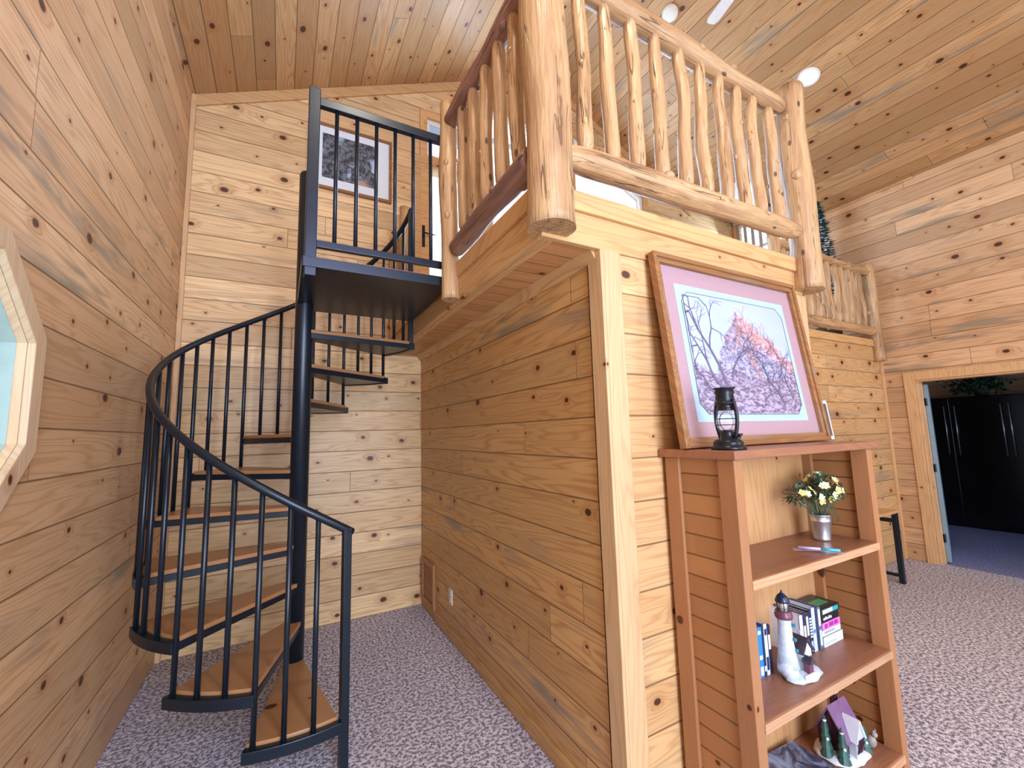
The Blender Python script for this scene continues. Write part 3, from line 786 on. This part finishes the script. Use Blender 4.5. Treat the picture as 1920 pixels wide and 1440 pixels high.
# pen in a clear sleeve
pn = thing('packaged_pen', (2.12, 1.15, FZ), 'pen in a clear plastic sleeve lying before the flower pail', 'pen')
A_ = Vector((2.13, 1.20, FZ+.001)); D_ = Vector((.10, -.145, 0)).normalized(); S_ = Vector((-D_.y, D_.x, 0))
L_ = .20
m = MB(); m.add([A_-S_*.028, A_+S_*.028, A_+S_*.024+D_*L_, A_-S_*.03+D_*L_, A_-S_*.02+D_*.1+Vector((0, 0, .008)), A_+S_*.02+D_*.1+Vector((0, 0, .008))], [(0, 1, 5, 4), (4, 5, 2, 3)])
m.build('plastic_sleeve', plain('clear_plastic', (.75, .68, .85), .12, alpha=.55, nz=.2), pn)
p0 = A_+D_*.02+Vector((0, 0, .012)); p1 = A_+D_*.18+Vector((0, 0, .012))
MB().tube([p0, p0+(p1-p0)*.55], .0055, 10).build('pen_barrel', plain('lilac_plastic', (.55, .45, .72), .3), pn)
MB().tube([p0+(p1-p0)*.55, p1], .0062, 10).build('pen_cap', plain('teal_plastic', (.06, .42, .50), .3), pn)
MB().tube([p0+(p1-p0)*.55+S_*.007, p1-(p1-p0)*.1+S_*.007], .0016, 6).build('pen_clip', M['galv'], pn)

# ------------------------------------------------------------------ books on the middle shelf
Z2 = .545
PAPER = plain('book_paper', (.66, .60, .54), .8, nz=.08, ns=120.)
def book(x, th, h, dp, col, label, marks=(), y=1.225, lean=0., group='upright books on the middle shelf'):
    t = thing('book', (x+th/2, y+dp/2, Z2), label, 'book', group)
    mm = Matrix.Translation((x, y, Z2)) @ Matrix.Rotation(R(lean), 4, 'Y')
    cm = plain('book_cover', col, .35, nz=.06)
    MB().box(0, .003, 0, dp, 0, h).box(th-.003, th, 0, dp, 0, h).box(0, th, -.001, .003, 0, h).xf(mm).build('cover', cm, t)
    MB().box(.003, th-.003, .003, dp-.004, .004, h-.004).xf(mm).build('pages', PAPER, t)
    for (z0, z1, c2) in marks:
        MB().box(th*.18, th*.82, -.0022, -.001, z0*h, z1*h).xf(mm).build('spine_label', plain('spine_print', c2, .4), t)
W_ = (.80, .82, .84); NV = (.02, .03, .08); BL = (.03, .22, .62)
x = 1.815
for th, h, col, lb, mk in ((.024, .20, (.55, .50, .66), 'pale lilac book at the left end of the left group', ((.2, .5, W_),)),
                           (.030, .205, BL, 'bright blue book with white spine patches, left group beside the bookcase upright', ((.05, .22, W_), (.36, .44, W_), (.86, .93, W_))),
                           (.016, .21, NV, 'thin navy book just right of the bright blue book', ((.1, .2, W_),)),
                           (.022, .21, (.70, .72, .76), 'white book with dark dots beside the lighthouse figurine', ((.78, .90, NV), (.1, .35, NV))),
                           (.022, .20, NV, 'dark book half hidden by the left side of the lighthouse figurine', ((.5, .8, W_),))):
    book(x, th, h, .14, col, lb, mk, lean=0); x += th+.001
x = 2.165
for th, h, col, lb, mk in ((.026, .185, (.75, .73, .78), 'white paperback right behind the lighthouse figurine', ()),
                           (.024, .190, NV, 'navy book whose top shows behind the figurine house roof', ((.3, .7, W_),)),
                           (.024, .188, (.03, .03, .05), 'black book with white spine bar, near the figurine house', ((.45, .9, W_),)),
                           (.026, .192, (.015, .02, .06), 'black book with white lettering down its spine', tuple((.36+.07*i, .40+.07*i, W_) for i in range(7))+((.04, .28, (.35, .42, .7)),)),
                           (.028, .197, (.50, .62, .78), 'light blue book in the right group', ((.42, .5, (.1, .2, .5)),)),
                           (.022, .195, (.03, .04, .09), 'thin navy book right of the light blue one', ()),
                           (.026, .190, (.10, .16, .28), 'dark teal book with white patches touching the flat stack', ((.55, .95, W_), (.08, .45, (.55, .72, .82))))):
    book(x, th, h, .145, col, lb, mk); x += th+.001
XS = x+.002
z = Z2
for i, (h, col, lb, mc, dx) in enumerate(((.047, (.72, .76, .86), 'white book with pale blue print, bottom of the flat stack', (.45, .55, .8), .178),
                                      (.030, (.74, .74, .78), 'off-white slim book, second from the bottom of the flat stack', (.3, .32, .4), .172),
                                      (.034, (.80, .22, .58), 'magenta book in the middle of the flat stack', (.42, .03, .30), .165),
                                      (.032, (.015, .015, .02), 'black book with white lettering under the top of the flat stack', W_, .165),
                                      (.034, (.03, .035, .03), 'black book with pale teal label, topmost of the flat stack', (.55, .70, .72), .170))):
    t = thing('book', (XS+dx/2, 1.29, z), lb, 'book', 'flat stack of books on the middle shelf')
    yy = 1.222+.004*(i % 2)
    cm = plain('book_cover', col, .35, nz=.06)
    MB().box(XS, XS+dx, yy, yy+.125, z, z+.003).box(XS, XS+dx, yy, yy+.125, z+h-.004, z+h-.001).box(XS, XS+dx, yy-.001, yy+.003, z, z+h-.001).build('cover', cm, t)
    MB().box(XS+.004, XS+dx-.003, yy+.003, yy+.121, z+.003, z+h-.004).build('pages', PAPER, t)
    m = MB()
    if i == 4: m.box(XS+.012, XS+.105, yy-.0022, yy-.001, z+.007, z+h-.008)
    elif i == 3:
        for q_ in range(5): m.box(XS+.022+.016*q_, XS+.033+.016*q_, yy-.0022, yy-.001, z+.008, z+.018+.004*(q_ % 2))
    elif i == 2: m.box(XS+.02, XS+.045, yy-.0022, yy-.001, z+.006, z+.025).box(XS+.06, XS+.1, yy-.0022, yy-.001, z+.008, z+.027).box(XS+.108, XS+.14, yy-.0022, yy-.001, z+.008, z+.027)
    else:
        for q_ in range(6): m.box(XS+.02+.016*q_, XS+.031+.016*q_, yy-.0022, yy-.001, z+.010, z+.020)
    m.build('spine_label', plain('spine_print', mc, .4), t)
    if i == 4:
        MB().box(XS+.11, XS+.155, yy-.0022, yy-.001, z+.007, z+h-.008).build('spine_label', plain('teal_square', (.03, .38, .40), .4), t)
        m = MB()
        for q_ in range(5): m.box(XS+.03+.022*q_, XS+.045+.022*q_, yy+.03, yy+.075, z+h-.001, z+h+.0004)
        m.build('cover_print', plain('green_print', (.08, .42, .16), .4), t)
    z += h

# ------------------------------------------------------------------ lighthouse figurine
HX, HY = 1.945, 1.155
lh = thing('lighthouse_figurine', (HX+.05, HY, Z2), 'porcelain lighthouse figurine with dark roofed house, before the books on the middle shelf', 'figurine')
POR = plain('white_blue_glaze', (.60, .68, .76), .25, nz=.35, ns=45.)
DK = plain('dark_slate_glaze', (.05, .04, .055), .3, nz=.4, ns=60.)
MAR = plain('maroon_glaze', (.16, .05, .08), .3, nz=.3, ns=50.)
random.seed(3)
def rock(cx, cy, cz, rx, ry, rz, seg=16):
    return MB().ball((cx, cy, cz), 1., (rx, ry, rz), seg, 8, .10)
m = rock(HX+.07, HY-.005, Z2+.010, .105, .062, .024)
m.v = [(a, b, max(Z2, c)) for a, b, c in m.v]; m.build('rocky_base', POR, lh)
m = rock(HX+.0, HY+.01, Z2+.045, .045, .038, .045); m.v = [(a, b, max(Z2, c)) for a, b, c in m.v]; m.build('rock_mound', POR, lh)
TC = (HX+.005, HY+.012, Z2)
MB().lathe([(.044, .05), (.034, .10), (.029, .15), (.0265, .20), (.026, .245), (.030, .25)], TC, 22).build('tower', POR, lh)
MB().lathe([(.033, .245), (.035, .252), (.035, .262), (.031, .266), (.032, .275), (.024, .278)], TC, 12).build('gallery', MAR, lh)
MB().lathe([(.021, .276), (.021, .312), (.018, .314)], TC, 12).build('lantern_room', plain('gilt_glass', (.62, .60, .52), .2, .4, nz=.3), lh)
m = MB()
for i in range(8):
    a = i*math.pi/4; m.tube([(TC[0]+.022*math.cos(a), TC[1]+.022*math.sin(a), Z2+.276), (TC[0]+.022*math.cos(a), TC[1]+.022*math.sin(a), Z2+.314)], .0016, 6)
m.tube([(TC[0]+.034*math.cos(i*math.pi/10), TC[1]+.034*math.sin(i*math.pi/10), Z2+.292) for i in range(21)], .0012, 5)
m.build('lantern_rail', DK, lh)
MB().lathe([(.029, .312), (.028, .320), (.020, .336), (.008, .347), (.004, .352), (.004, .358), (.001, .360)], TC, 14).build('dome', plain('navy_dome', (.015, .025, .055), .22), lh)
for zz, dx in ((.215, .012), (.16, .006), (.115, .012)):
    MB().box(TC[0]+dx-.005, TC[0]+dx+.005, TC[1]-.040, TC[1]-.020, Z2+zz, Z2+zz+.012).build('window', plain('teal_window', (.06, .25, .35), .3), lh)
# keeper house
hx, hy, hz = HX+.085, HY+.0, Z2+.03
MB().box(hx-.028, hx+.034, hy-.026, hy+.03, hz, hz+.075).prism([(hx-.028, hy-.026, hz+.075), (hx+.034, hy-.026, hz+.075), (hx+.003, hy-.026, hz+.115)], (0, .056, 0)).build('house_wall', POR, lh)
MB().prism([(hx-.038, hy-.034, hz+.066), (hx+.003, hy-.034, hz+.122), (hx+.003, hy-.034, hz+.130), (hx-.046, hy-.034, hz+.070)], (0, .07, 0)).prism([(hx+.044, hy-.034, hz+.066), (hx+.003, hy-.034, hz+.122), (hx+.003, hy-.034, hz+.130), (hx+.052, hy-.034, hz+.070)], (0, .07, 0)).build('house_roof', DK, lh)
MB().box(hx-.035, hx-.005, hy-.05, hy-.026, hz-.005, hz+.04).build('porch', MAR, lh)
MB().prism([(hx-.042, hy-.058, hz+.04), (hx+.002, hy-.058, hz+.04), (hx-.02, hy-.058, hz+.066)], (0, .035, 0)).build('porch_roof', DK, lh)
MB().box(hx+.012, hx+.028, hy-.030, hy-.026, hz, hz+.05).build('door', MAR, lh)
MB().box(hx+.02, hx+.032, hy+.005, hy+.02, hz+.08, hz+.14).build('chimney', POR, lh)
m = MB()
for i in range(7): m.box(hx-.075+i*.012, hx-.07+i*.012, hy-.056, hy-.052, Z2+.015, Z2+.036)
m.box(hx-.078, hx+.01, hy-.055, hy-.053, Z2+.028, Z2+.031); m.build('fence', M['white'], lh)

# ------------------------------------------------------------------ bottom shelf: cottage and dark blue book
Z3 = .09
ct = thing('cottage_figurine', (2.40, 1.19, Z3), 'snowy miniature cottage figurine with purple roof on the bottom shelf', 'figurine')
PUR = plain('purple_roof_glaze', (.20, .10, .20), .3, nz=.25, ns=40.)
PDK = plain('deep_plum_glaze', (.05, .015, .03), .35, nz=.4, ns=50.)
SNW = plain('snow_glaze', (.74, .74, .78), .4, nz=.1)
GDK = plain('dark_fir_glaze', (.02, .09, .07), .4, nz=.5, ns=70.)
cx, cy = 2.36, 1.20
m = MB().ball((cx, cy, Z3+.012), 1., (.13, .10, .028), 18, 8, .08); m.v = [(a, b, max(Z3, c)) for a, b, c in m.v]; m.build('snowy_base', SNW, ct)
MB().box(cx-.065, cx+.07, cy-.05, cy+.06, Z3+.01, Z3+.11).prism([(cx-.065, cy-.05, Z3+.11), (cx-.065, cy+.06, Z3+.11), (cx-.065, cy+.005, Z3+.20)], (.135, 0, 0)).build('wall', PDK, ct)
MB().prism([(cx-.078, cy-.068, Z3+.092), (cx-.078, cy+.005, Z3+.222), (cx-.078, cy+.005, Z3+.210), (cx-.078, cy-.062, Z3+.088)], (.16, 0, 0)).prism([(cx-.078, cy+.078, Z3+.092), (cx-.078, cy+.005, Z3+.222), (cx-.078, cy+.005, Z3+.210), (cx-.078, cy+.072, Z3+.088)], (.16, 0, 0)).build('roof', PUR, ct)
MB().prism([(cx-.035, cy-.082, Z3+.10), (cx+.035, cy-.082, Z3+.10), (cx, cy-.082, Z3+.175)], (0, .08, 0)).box(cx-.032, cx+.032, cy-.078, cy-.045, Z3+.01, Z3+.10).build('front_gable', plain('pale_stone_glaze', (.50, .54, .60), .4, nz=.2), ct)
MB().prism([(cx-.044, cy-.09, Z3+.098), (cx, cy-.09, Z3+.186), (cx, cy-.09, Z3+.176), (cx-.036, cy-.09, Z3+.098)], (0, .07, 0)).prism([(cx+.044, cy-.09, Z3+.098), (cx, cy-.09, Z3+.186), (cx, cy-.09, Z3+.176), (cx+.036, cy-.09, Z3+.098)], (0, .07, 0)).build('gable_roof', SNW, ct)
m = MB()
for i in range(5):
    m.obox((cx-.018+.009*i, cy-.0835, Z3+.075), (1, 0, 1.6), .03, (0, 1, 0), .0012, .0012)
    m.obox((cx-.018+.009*i, cy-.0835, Z3+.075), (-1, 0, 1.6), .03, (0, 1, 0), .0012, .0012)
m.build('lattice_window', PDK, ct)
MB().box(cx+.03, cx+.055, cy+.02, cy+.045, Z3+.13, Z3+.24).build('chimney', PDK, ct)
MB().box(cx+.027, cx+.058, cy+.017, cy+.048, Z3+.238, Z3+.25).build('chimney_cap', SNW, ct)
for i, (fx, fy, h) in enumerate(((-.085, -.05, .15), (-.10, .01, .18), (.085, -.06, .11))):
    m = MB()
    for q_ in range(4): m.lathe([(.030-.005*q_, .02+h*.2*q_), (.003, .02+h*.2*q_+h*.34)], (cx+fx, cy+fy, Z3), 9, False)
    m.build('fir_tree', GDK, ct)
    MB().ball((cx+fx, cy+fy, Z3+h*.93), .009, (1, 1, .8), 8, 5).ball((cx+fx-.015, cy+fy-.014, Z3+h*.55), .007, seg=8, rings=5).build('snow_cap', SNW, ct)
m = MB().ball((cx+.115, cy-.075, Z3+.055), .02, (1, 1, 1.4), 10, 8).ball((cx+.118, cy-.088, Z3+.088), .013, seg=10, rings=7).ball((cx+.110, cy-.088, Z3+.102), .004, (1, 1, 1.6), 6, 5).ball((cx+.127, cy-.088, Z3+.102), .004, (1, 1, 1.6), 6, 5)
m.build('rabbit', plain('grey_brown_glaze', (.32, .27, .24), .4, nz=.3), ct)
bk = thing('picture_book', (2.10, 1.24, Z3), 'large dark blue picture book lying flat at the left of the bottom shelf', 'book')
mm = Matrix.Translation((2.02, 1.215, Z3)) @ Matrix.Rotation(R(-4), 4, 'Z')
g = G('blue_abstract_cover'); x_, y_, z_ = g.xyz(); nn = g.noise(g.vec(x_, y_, z_), 9., 4., .6, 1.5)
g.color(g.mix(nn.ramp(.4, .65), (.02, .03, .08), (.28, .36, .52))); g.b.inputs['Roughness'].default_value = .25
MB().box(-.15, .16, -.14, .12, 0, .004).box(-.15, .16, -.14, .12, .036, .040).box(-.152, -.148, -.14, .12, 0, .04).xf(mm).build('cover', g.m, bk, bevel=.001)
MB().box(-.148, .155, -.135, .115, .004, .036).xf(mm).build('pages', PAPER, bk)

# ------------------------------------------------------------------ framed picture on the loft back wall
fp = thing('framed_picture', (.53, YB, 4.35), 'thin wooden framed landscape picture with white mat hanging high on the back wall', 'picture frame')
x0, x1, z0, z1 = .13, .925, 4.02, 4.70
MB().box(x0, x0+.028, YB-.03, YB-.002, z0, z1).box(x1-.028, x1, YB-.03, YB-.002, z0, z1).box(x0+.028, x1-.028, YB-.03, YB-.002, z0, z0+.028).box(x0+.028, x1-.028, YB-.03, YB-.002, z1-.028, z1).build('frame', M['oak'], fp)
B(x0+.02, x1-.02, YB-.015, YB-.008, z0+.02, z1-.02).build('mat_board', plain('white_mat', (.72, .78, .80), .7, nz=.03), fp)
g = G('dark_landscape'); x_, y_, z_ = g.xyz()
n1 = g.noise(g.vec(x_, y_, z_), 7., 5., .6, .6); n2 = g.noise(g.vec(x_, y_, z_), 22., 4., .7)
cc_ = g.mix(n2.ramp(.4, .62), (.035, .045, .06), (.17, .19, .22))
cc_ = g.mix(n1.ramp(.55, .68), cc_, (.42, .55, .75))
cc_ = g.mix(((x_-.10)*(x_-.10)+(z_+.20)*(z_+.20)*2.).sqrt().ramp(.02, .09, 1., 0.)*.7, cc_, (.62, .42, .25))
g.color(cc_); g.b.inputs['Roughness'].default_value = .25
B(x0+.13, x1-.17, YB-.018, YB-.014, z0+.12, z1-.10).build('landscape', g.m, fp)

# ------------------------------------------------------------------ small fittings
ol = thing('wall_outlet', (XW, 3.40, .33), 'white electrical outlet low on the alcove wall beside the wooden vent', 'outlet')
B(XW-.007, XW-.0005, 3.365, 3.44, .27, .39).build('cover_plate', M['ivory'], ol, bevel=.002)
for z in (.305, .355):
    MB().box(XW-.010, XW-.006, 3.385, 3.42, z-.014, z+.014).build('socket', M['white'], ol)
    MB().box(XW-.0108, XW-.0095, 3.393, 3.396, z-.005, z+.006).box(XW-.0108, XW-.0095, 3.407, 3.410, z-.005, z+.006).build('slot', M['black'], ol)
vt = thing('wall_vent', (XW, 3.98, .27), 'framed wooden vent cover low on the alcove wall near the back corner', 'vent')
MB().box(XW-.022, XW, 3.80, 3.84, .085, .47).box(XW-.022, XW, 4.12, 4.16, .085, .47).box(XW-.022, XW, 3.84, 4.12, .43, .47).box(XW-.022, XW, 3.84, 4.12, .085, .125).build('frame', M['stile'], vt, bevel=.003)
m = MB()
for i in range(9): m.obox((XW-.008, 3.98, .145+.033*i), (0, 1, 0), .14, (1, 0, 1), .011, .002)
m.build('slats', M['stile'], vt)

ln = Vector((-SL, 0, -1)).normalized()
def oncl(x, y): return Vector((x, y, zc(x)))
def disc(c, nrm, prof, name, mat, parent, seg=28):
    q = Vector(nrm).to_track_quat('Z', 'Y')
    return MB().lathe(prof, (0, 0, 0), seg).build(name, mat, parent, loc=c, quat=q)
rl = thing('recessed_light', oncl(4.92, 2.11), 'lit recessed ceiling light in the right roof slope beside the loft railing post', 'ceiling light')
c0 = oncl(4.92, 2.11); nd = Vector((-SL, 0, -1)).normalized()
disc(c0+nd*.001, nd, [(.105, 0), (.105, .004), (.088, .008), (.075, .002)], 'trim_ring', M['white'], rl)
em = plain('warm_lamp', (1., .83, .62), .4, emis=9.)
disc(c0+nd*.004, nd, [(.078, 0), (.076, .004), (.04, .006)], 'lamp', em, rl)
ld = bpy.data.lights.new('recessed_lamp_light', 'SPOT'); ld.energy = 40; ld.spot_size = R(120); ld.spot_blend = .6; ld.color = (1., .75, .48); ld.shadow_soft_size = .06
lo = bpy.data.objects.new('recessed_lamp_light', ld); COL.objects.link(lo); lo.location = c0+nd*.03; lo.rotation_euler = nd.to_track_quat('-Z', 'Y').to_euler()
for (lx, ly, pw, lab) in ((.55, .55, 150, 'added unseen recessed fill light in the left roof slope above the staircase side of the room'),
                     (4.9, -.6, 60, 'added unseen recessed fill light in the right roof slope nearer the rear windows')):
    n2 = Vector((SL if lx < XM else -SL, 0, -1)).normalized(); c2 = oncl(lx, ly)
    r2_ = thing('recessed_light', c2, lab, 'ceiling light')  # out-of-view fixture added as fill for the floor and room
    disc(c2+n2*.001, n2, [(.105, 0), (.105, .004), (.088, .008), (.075, .002)], 'trim_ring', M['white'], r2_)
    disc(c2+n2*.004, n2, [(.078, 0), (.076, .004), (.04, .006)], 'lamp', em, r2_)
    l2 = ld.copy(); l2.energy = pw; l2.color = (1., .88, .74); l2.spot_size = R(150)
    o2 = bpy.data.objects.new('recessed_lamp_light', l2); COL.objects.link(o2); o2.location = c2+n2*.03  # wide fill spot under the added fixture
    o2.rotation_euler = Vector((0, .25, -1)).to_track_quat('-Z', 'Y').to_euler()
sd = thing('smoke_detector', oncl(3.50, 2.69), 'round cream smoke detector on the right roof slope beside the fan blade', 'smoke detector')
c0 = oncl(3.50, 2.69)
disc(c0, nd, [(.085, 0), (.085, .018), (.07, .034), (.02, .038)], 'housing', M['ivory'], sd)
# ceiling fan hanging from the ridge, one blade in view
fh = Vector((XM, 1.25, 5.05))
cf = thing('ceiling_fan', (XM, 1.25, zc(XM)), 'white ceiling fan above the loft rail, only one blade tip in view', 'ceiling fan')
MB().tube([(XM, 1.25, 5.10), (XM, 1.25, ZR-.01)], .016, 12).build('down_rod', M['white'], cf)
MB().lathe([(.05, -.06), (.10, -.03), (.12, .02), (.10, .07), (.03, .09)], fh, 24).build('motor', M['white'], cf)
for i in range(5):
    a = math.atan2(1.96-1.25, 3.10-XM)+i*2*math.pi/5
    dd = Vector((math.cos(a), math.sin(a), 0)); ss = Vector((-math.sin(a), math.cos(a), 0))
    m = MB()
    poly = [fh+dd*.13-ss*.03, fh+dd*.22-ss*.045, fh+dd*.74-ss*.052, fh+dd*.775-ss*.035, fh+dd*.78+ss*.0, fh+dd*.775+ss*.035, fh+dd*.74+ss*.052, fh+dd*.22+ss*.045, fh+dd*.13+ss*.03]
    m.prism([tuple(p) for p in poly], (0, 0, .008)).build('blade', M['white'], cf)

# table behind the bookcase
tb = thing('side_table', (5.4, 2.3, 0), 'narrow table with dark metal legs, mostly hidden behind the bookcase', 'table')
ty0, ty1, tx0, tx1 = 2.08, 2.42, 4.6, 5.62
B(tx0, tx1+.02, ty0-.01, ty1, .70, .725).build('table_top', M['trim_x'], tb, bevel=.003)
for xx in (tx0+.03, tx1-.03):
    for yy in (ty0+.02, ty1-.03):
        B(xx-.022, xx+.022, yy-.022, yy+.022, 0, .70).build('leg', M['steel'], tb, bevel=.003)
    B(xx-.012, xx+.012, ty0+.04, ty1-.05, .60, .64).build('apron', M['steel'], tb)
    B(xx-.012, xx+.012, ty0+.04, ty1-.05, .06, .09).build('stretcher', M['steel'], tb)

# ------------------------------------------------------------------ plants
def fir(name, base, h, r, label, cat, snow=False, n=900, droop=.35, seed=1):
    random.seed(seed)
    t = thing(name, base, label, cat)
    bx, by, bz = base
    MB().tube([(bx, by, bz), (bx, by, bz+h*.95)], [.025, .006], 8).build('trunk', plain('bark', (.09, .05, .03), .8), t)
    MB().lathe([(.12, 0), (.15, .2), (.15, .22), (.13, .21)], base, 18).build('pot', plain('dark_pot', (.06, .04, .03), .6), t)
    m = MB(); s = MB()
    for i in range(n):
        f = random.random()**.8; z = bz+h*(.22+.76*f); rr_ = r*(1-f)*random.uniform(.35, 1.05)+.02
        th = random.uniform(0, 6.283)
        p = Vector((bx, by, z)); d = Vector((math.cos(th), math.sin(th), -droop+random.uniform(-.2, .4))).normalized()
        p2 = p+d*rr_
        L = random.uniform(.04, .09); sd_ = Vector((-d.y, d.x, random.uniform(-.4, .4))).normalized()
        for q_ in range(3):
            dd = (d+sd_*random.uniform(-.9, .9)).normalized(); w2 = dd.cross(sd_).normalized()*.006
            m.add([p2-w2, p2+dd*L+w2*.2, p2+w2+sd_*.007], [(0, 1, 2)])
            m.add([p2-sd_*.01, p2+dd*L*.9, p2+sd_*.01], [(0, 1, 2)])
        if snow and random.random() < .25: s.ball(p2+Vector((0, 0, .012)), .018, (1.3, 1, .5), 6, 4)
    m.build('needles', plain('teal_green_needles', (.02, .10, .09), .6, nz=.5, ns=20.), t)['kind'] = 'stuff'
    if snow: s.build('snow_flocking', plain('flocking', (.75, .78, .82), .8), t)['kind'] = 'stuff'
    return t
fir('artificial_tree', (6.27, 2.80, ZL), 2.0, .26, 'artificial evergreen tree with flocked tips behind the distant log railing', 'tree', True, 1500, seed=4)

# far-room wardrobe
wd = thing('wardrobe', (9.3, 1.6, 0), 'large black wardrobe with long silver handles in the dark room beyond the doorway', 'wardrobe')
BLK = plain('black_lacquer', (.006, .006, .009), .22, nz=.2)
B(9.32, 9.9, .1, 3.25, 0, 2.0).build('carcass', BLK, wd)
ys = [3.23, 2.62, 2.02, 1.42, .82, .22]
for i in range(5):
    B(9.30, 9.322, ys[i+1]+.006, ys[i]-.006, .10, 1.98).build('door', BLK, wd, bevel=.003)
for y in (2.56, 2.68, 2.07, 1.99, 1.36, 1.48, .80):
    MB().tube([(9.27, y, 1.1), (9.27, y, 1.86)], .008, 8).tube([(9.27, y, 1.14), (9.30, y, 1.14)], .005, 6).tube([(9.27, y, 1.82), (9.30, y, 1.82)], .005, 6).build('handle', M['galv'], wd)
random.seed(8)
pt = thing('trailing_plant', (9.4, 2.28, 2.0), 'bushy dark green plant on top of the black wardrobe', 'plant')
MB().lathe([(.07, 0), (.10, .12), (.10, .13), (.08, .12)], (9.45, 2.28, 2.0), 16).build('pot', plain('brown_pot', (.08, .04, .03), .6), pt)
m = MB()
for i in range(520):
    th = random.uniform(0, 6.28); u = random.uniform(-.3, 1); s_ = math.sqrt(1-u*u)
    d = Vector((math.cos(th)*s_*.7, math.sin(th)*s_, u)); p = Vector((9.42, 2.28, 2.16))+Vector((d.x*.16, d.y*.36, d.z*.26-.03))*random.uniform(.4, 1.05)
    e1 = Vector((random.uniform(-1, 1), random.uniform(-1, 1), random.uniform(-1, .4))).normalized(); e2 = e1.cross(d).normalized()
    L = random.uniform(.05, .09)
    m.add([p, p+e1*L*.5+e2*L*.3, p+e1*L, p+e1*L*.5-e2*L*.3], [(0, 1, 2, 3)], True)
m.build('leaves', plain('plant_green', (.03, .10, .05), .5, nz=.5, ns=20.), pt)['kind'] = 'stuff'

# ------------------------------------------------------------------ outdoors
random.seed(2)
g = plain('snowy_ground', (.8, .84, .9), .9)
struct(B(-40, 60, -60, 80, -1.2, -1.0).build('ground', g))
m = MB()
pts = []
for i in range(41):
    x = -30+i*2.5; pts.append((x, 3.5+3*abs(math.sin(i*.7))+2*math.sin(i*.31)+random.uniform(-.5, .5)))
for i in range(40):
    (xa, za), (xb, zb) = pts[i], pts[i+1]
    m.add([(xa, 60, -1), (xb, 60, -1), (xb, 64, zb+4), (xa, 64, za+4), (xa, 72, -1), (xb, 72, -1)], [(0, 1, 2, 3), (3, 2, 5, 4)], True)
tag(m.build('mountain_ridge', plain('hazy_blue_hills', (.20, .27, .45), .9)), 'hazy blue ridge seen outside through the loft windows', 'hill')
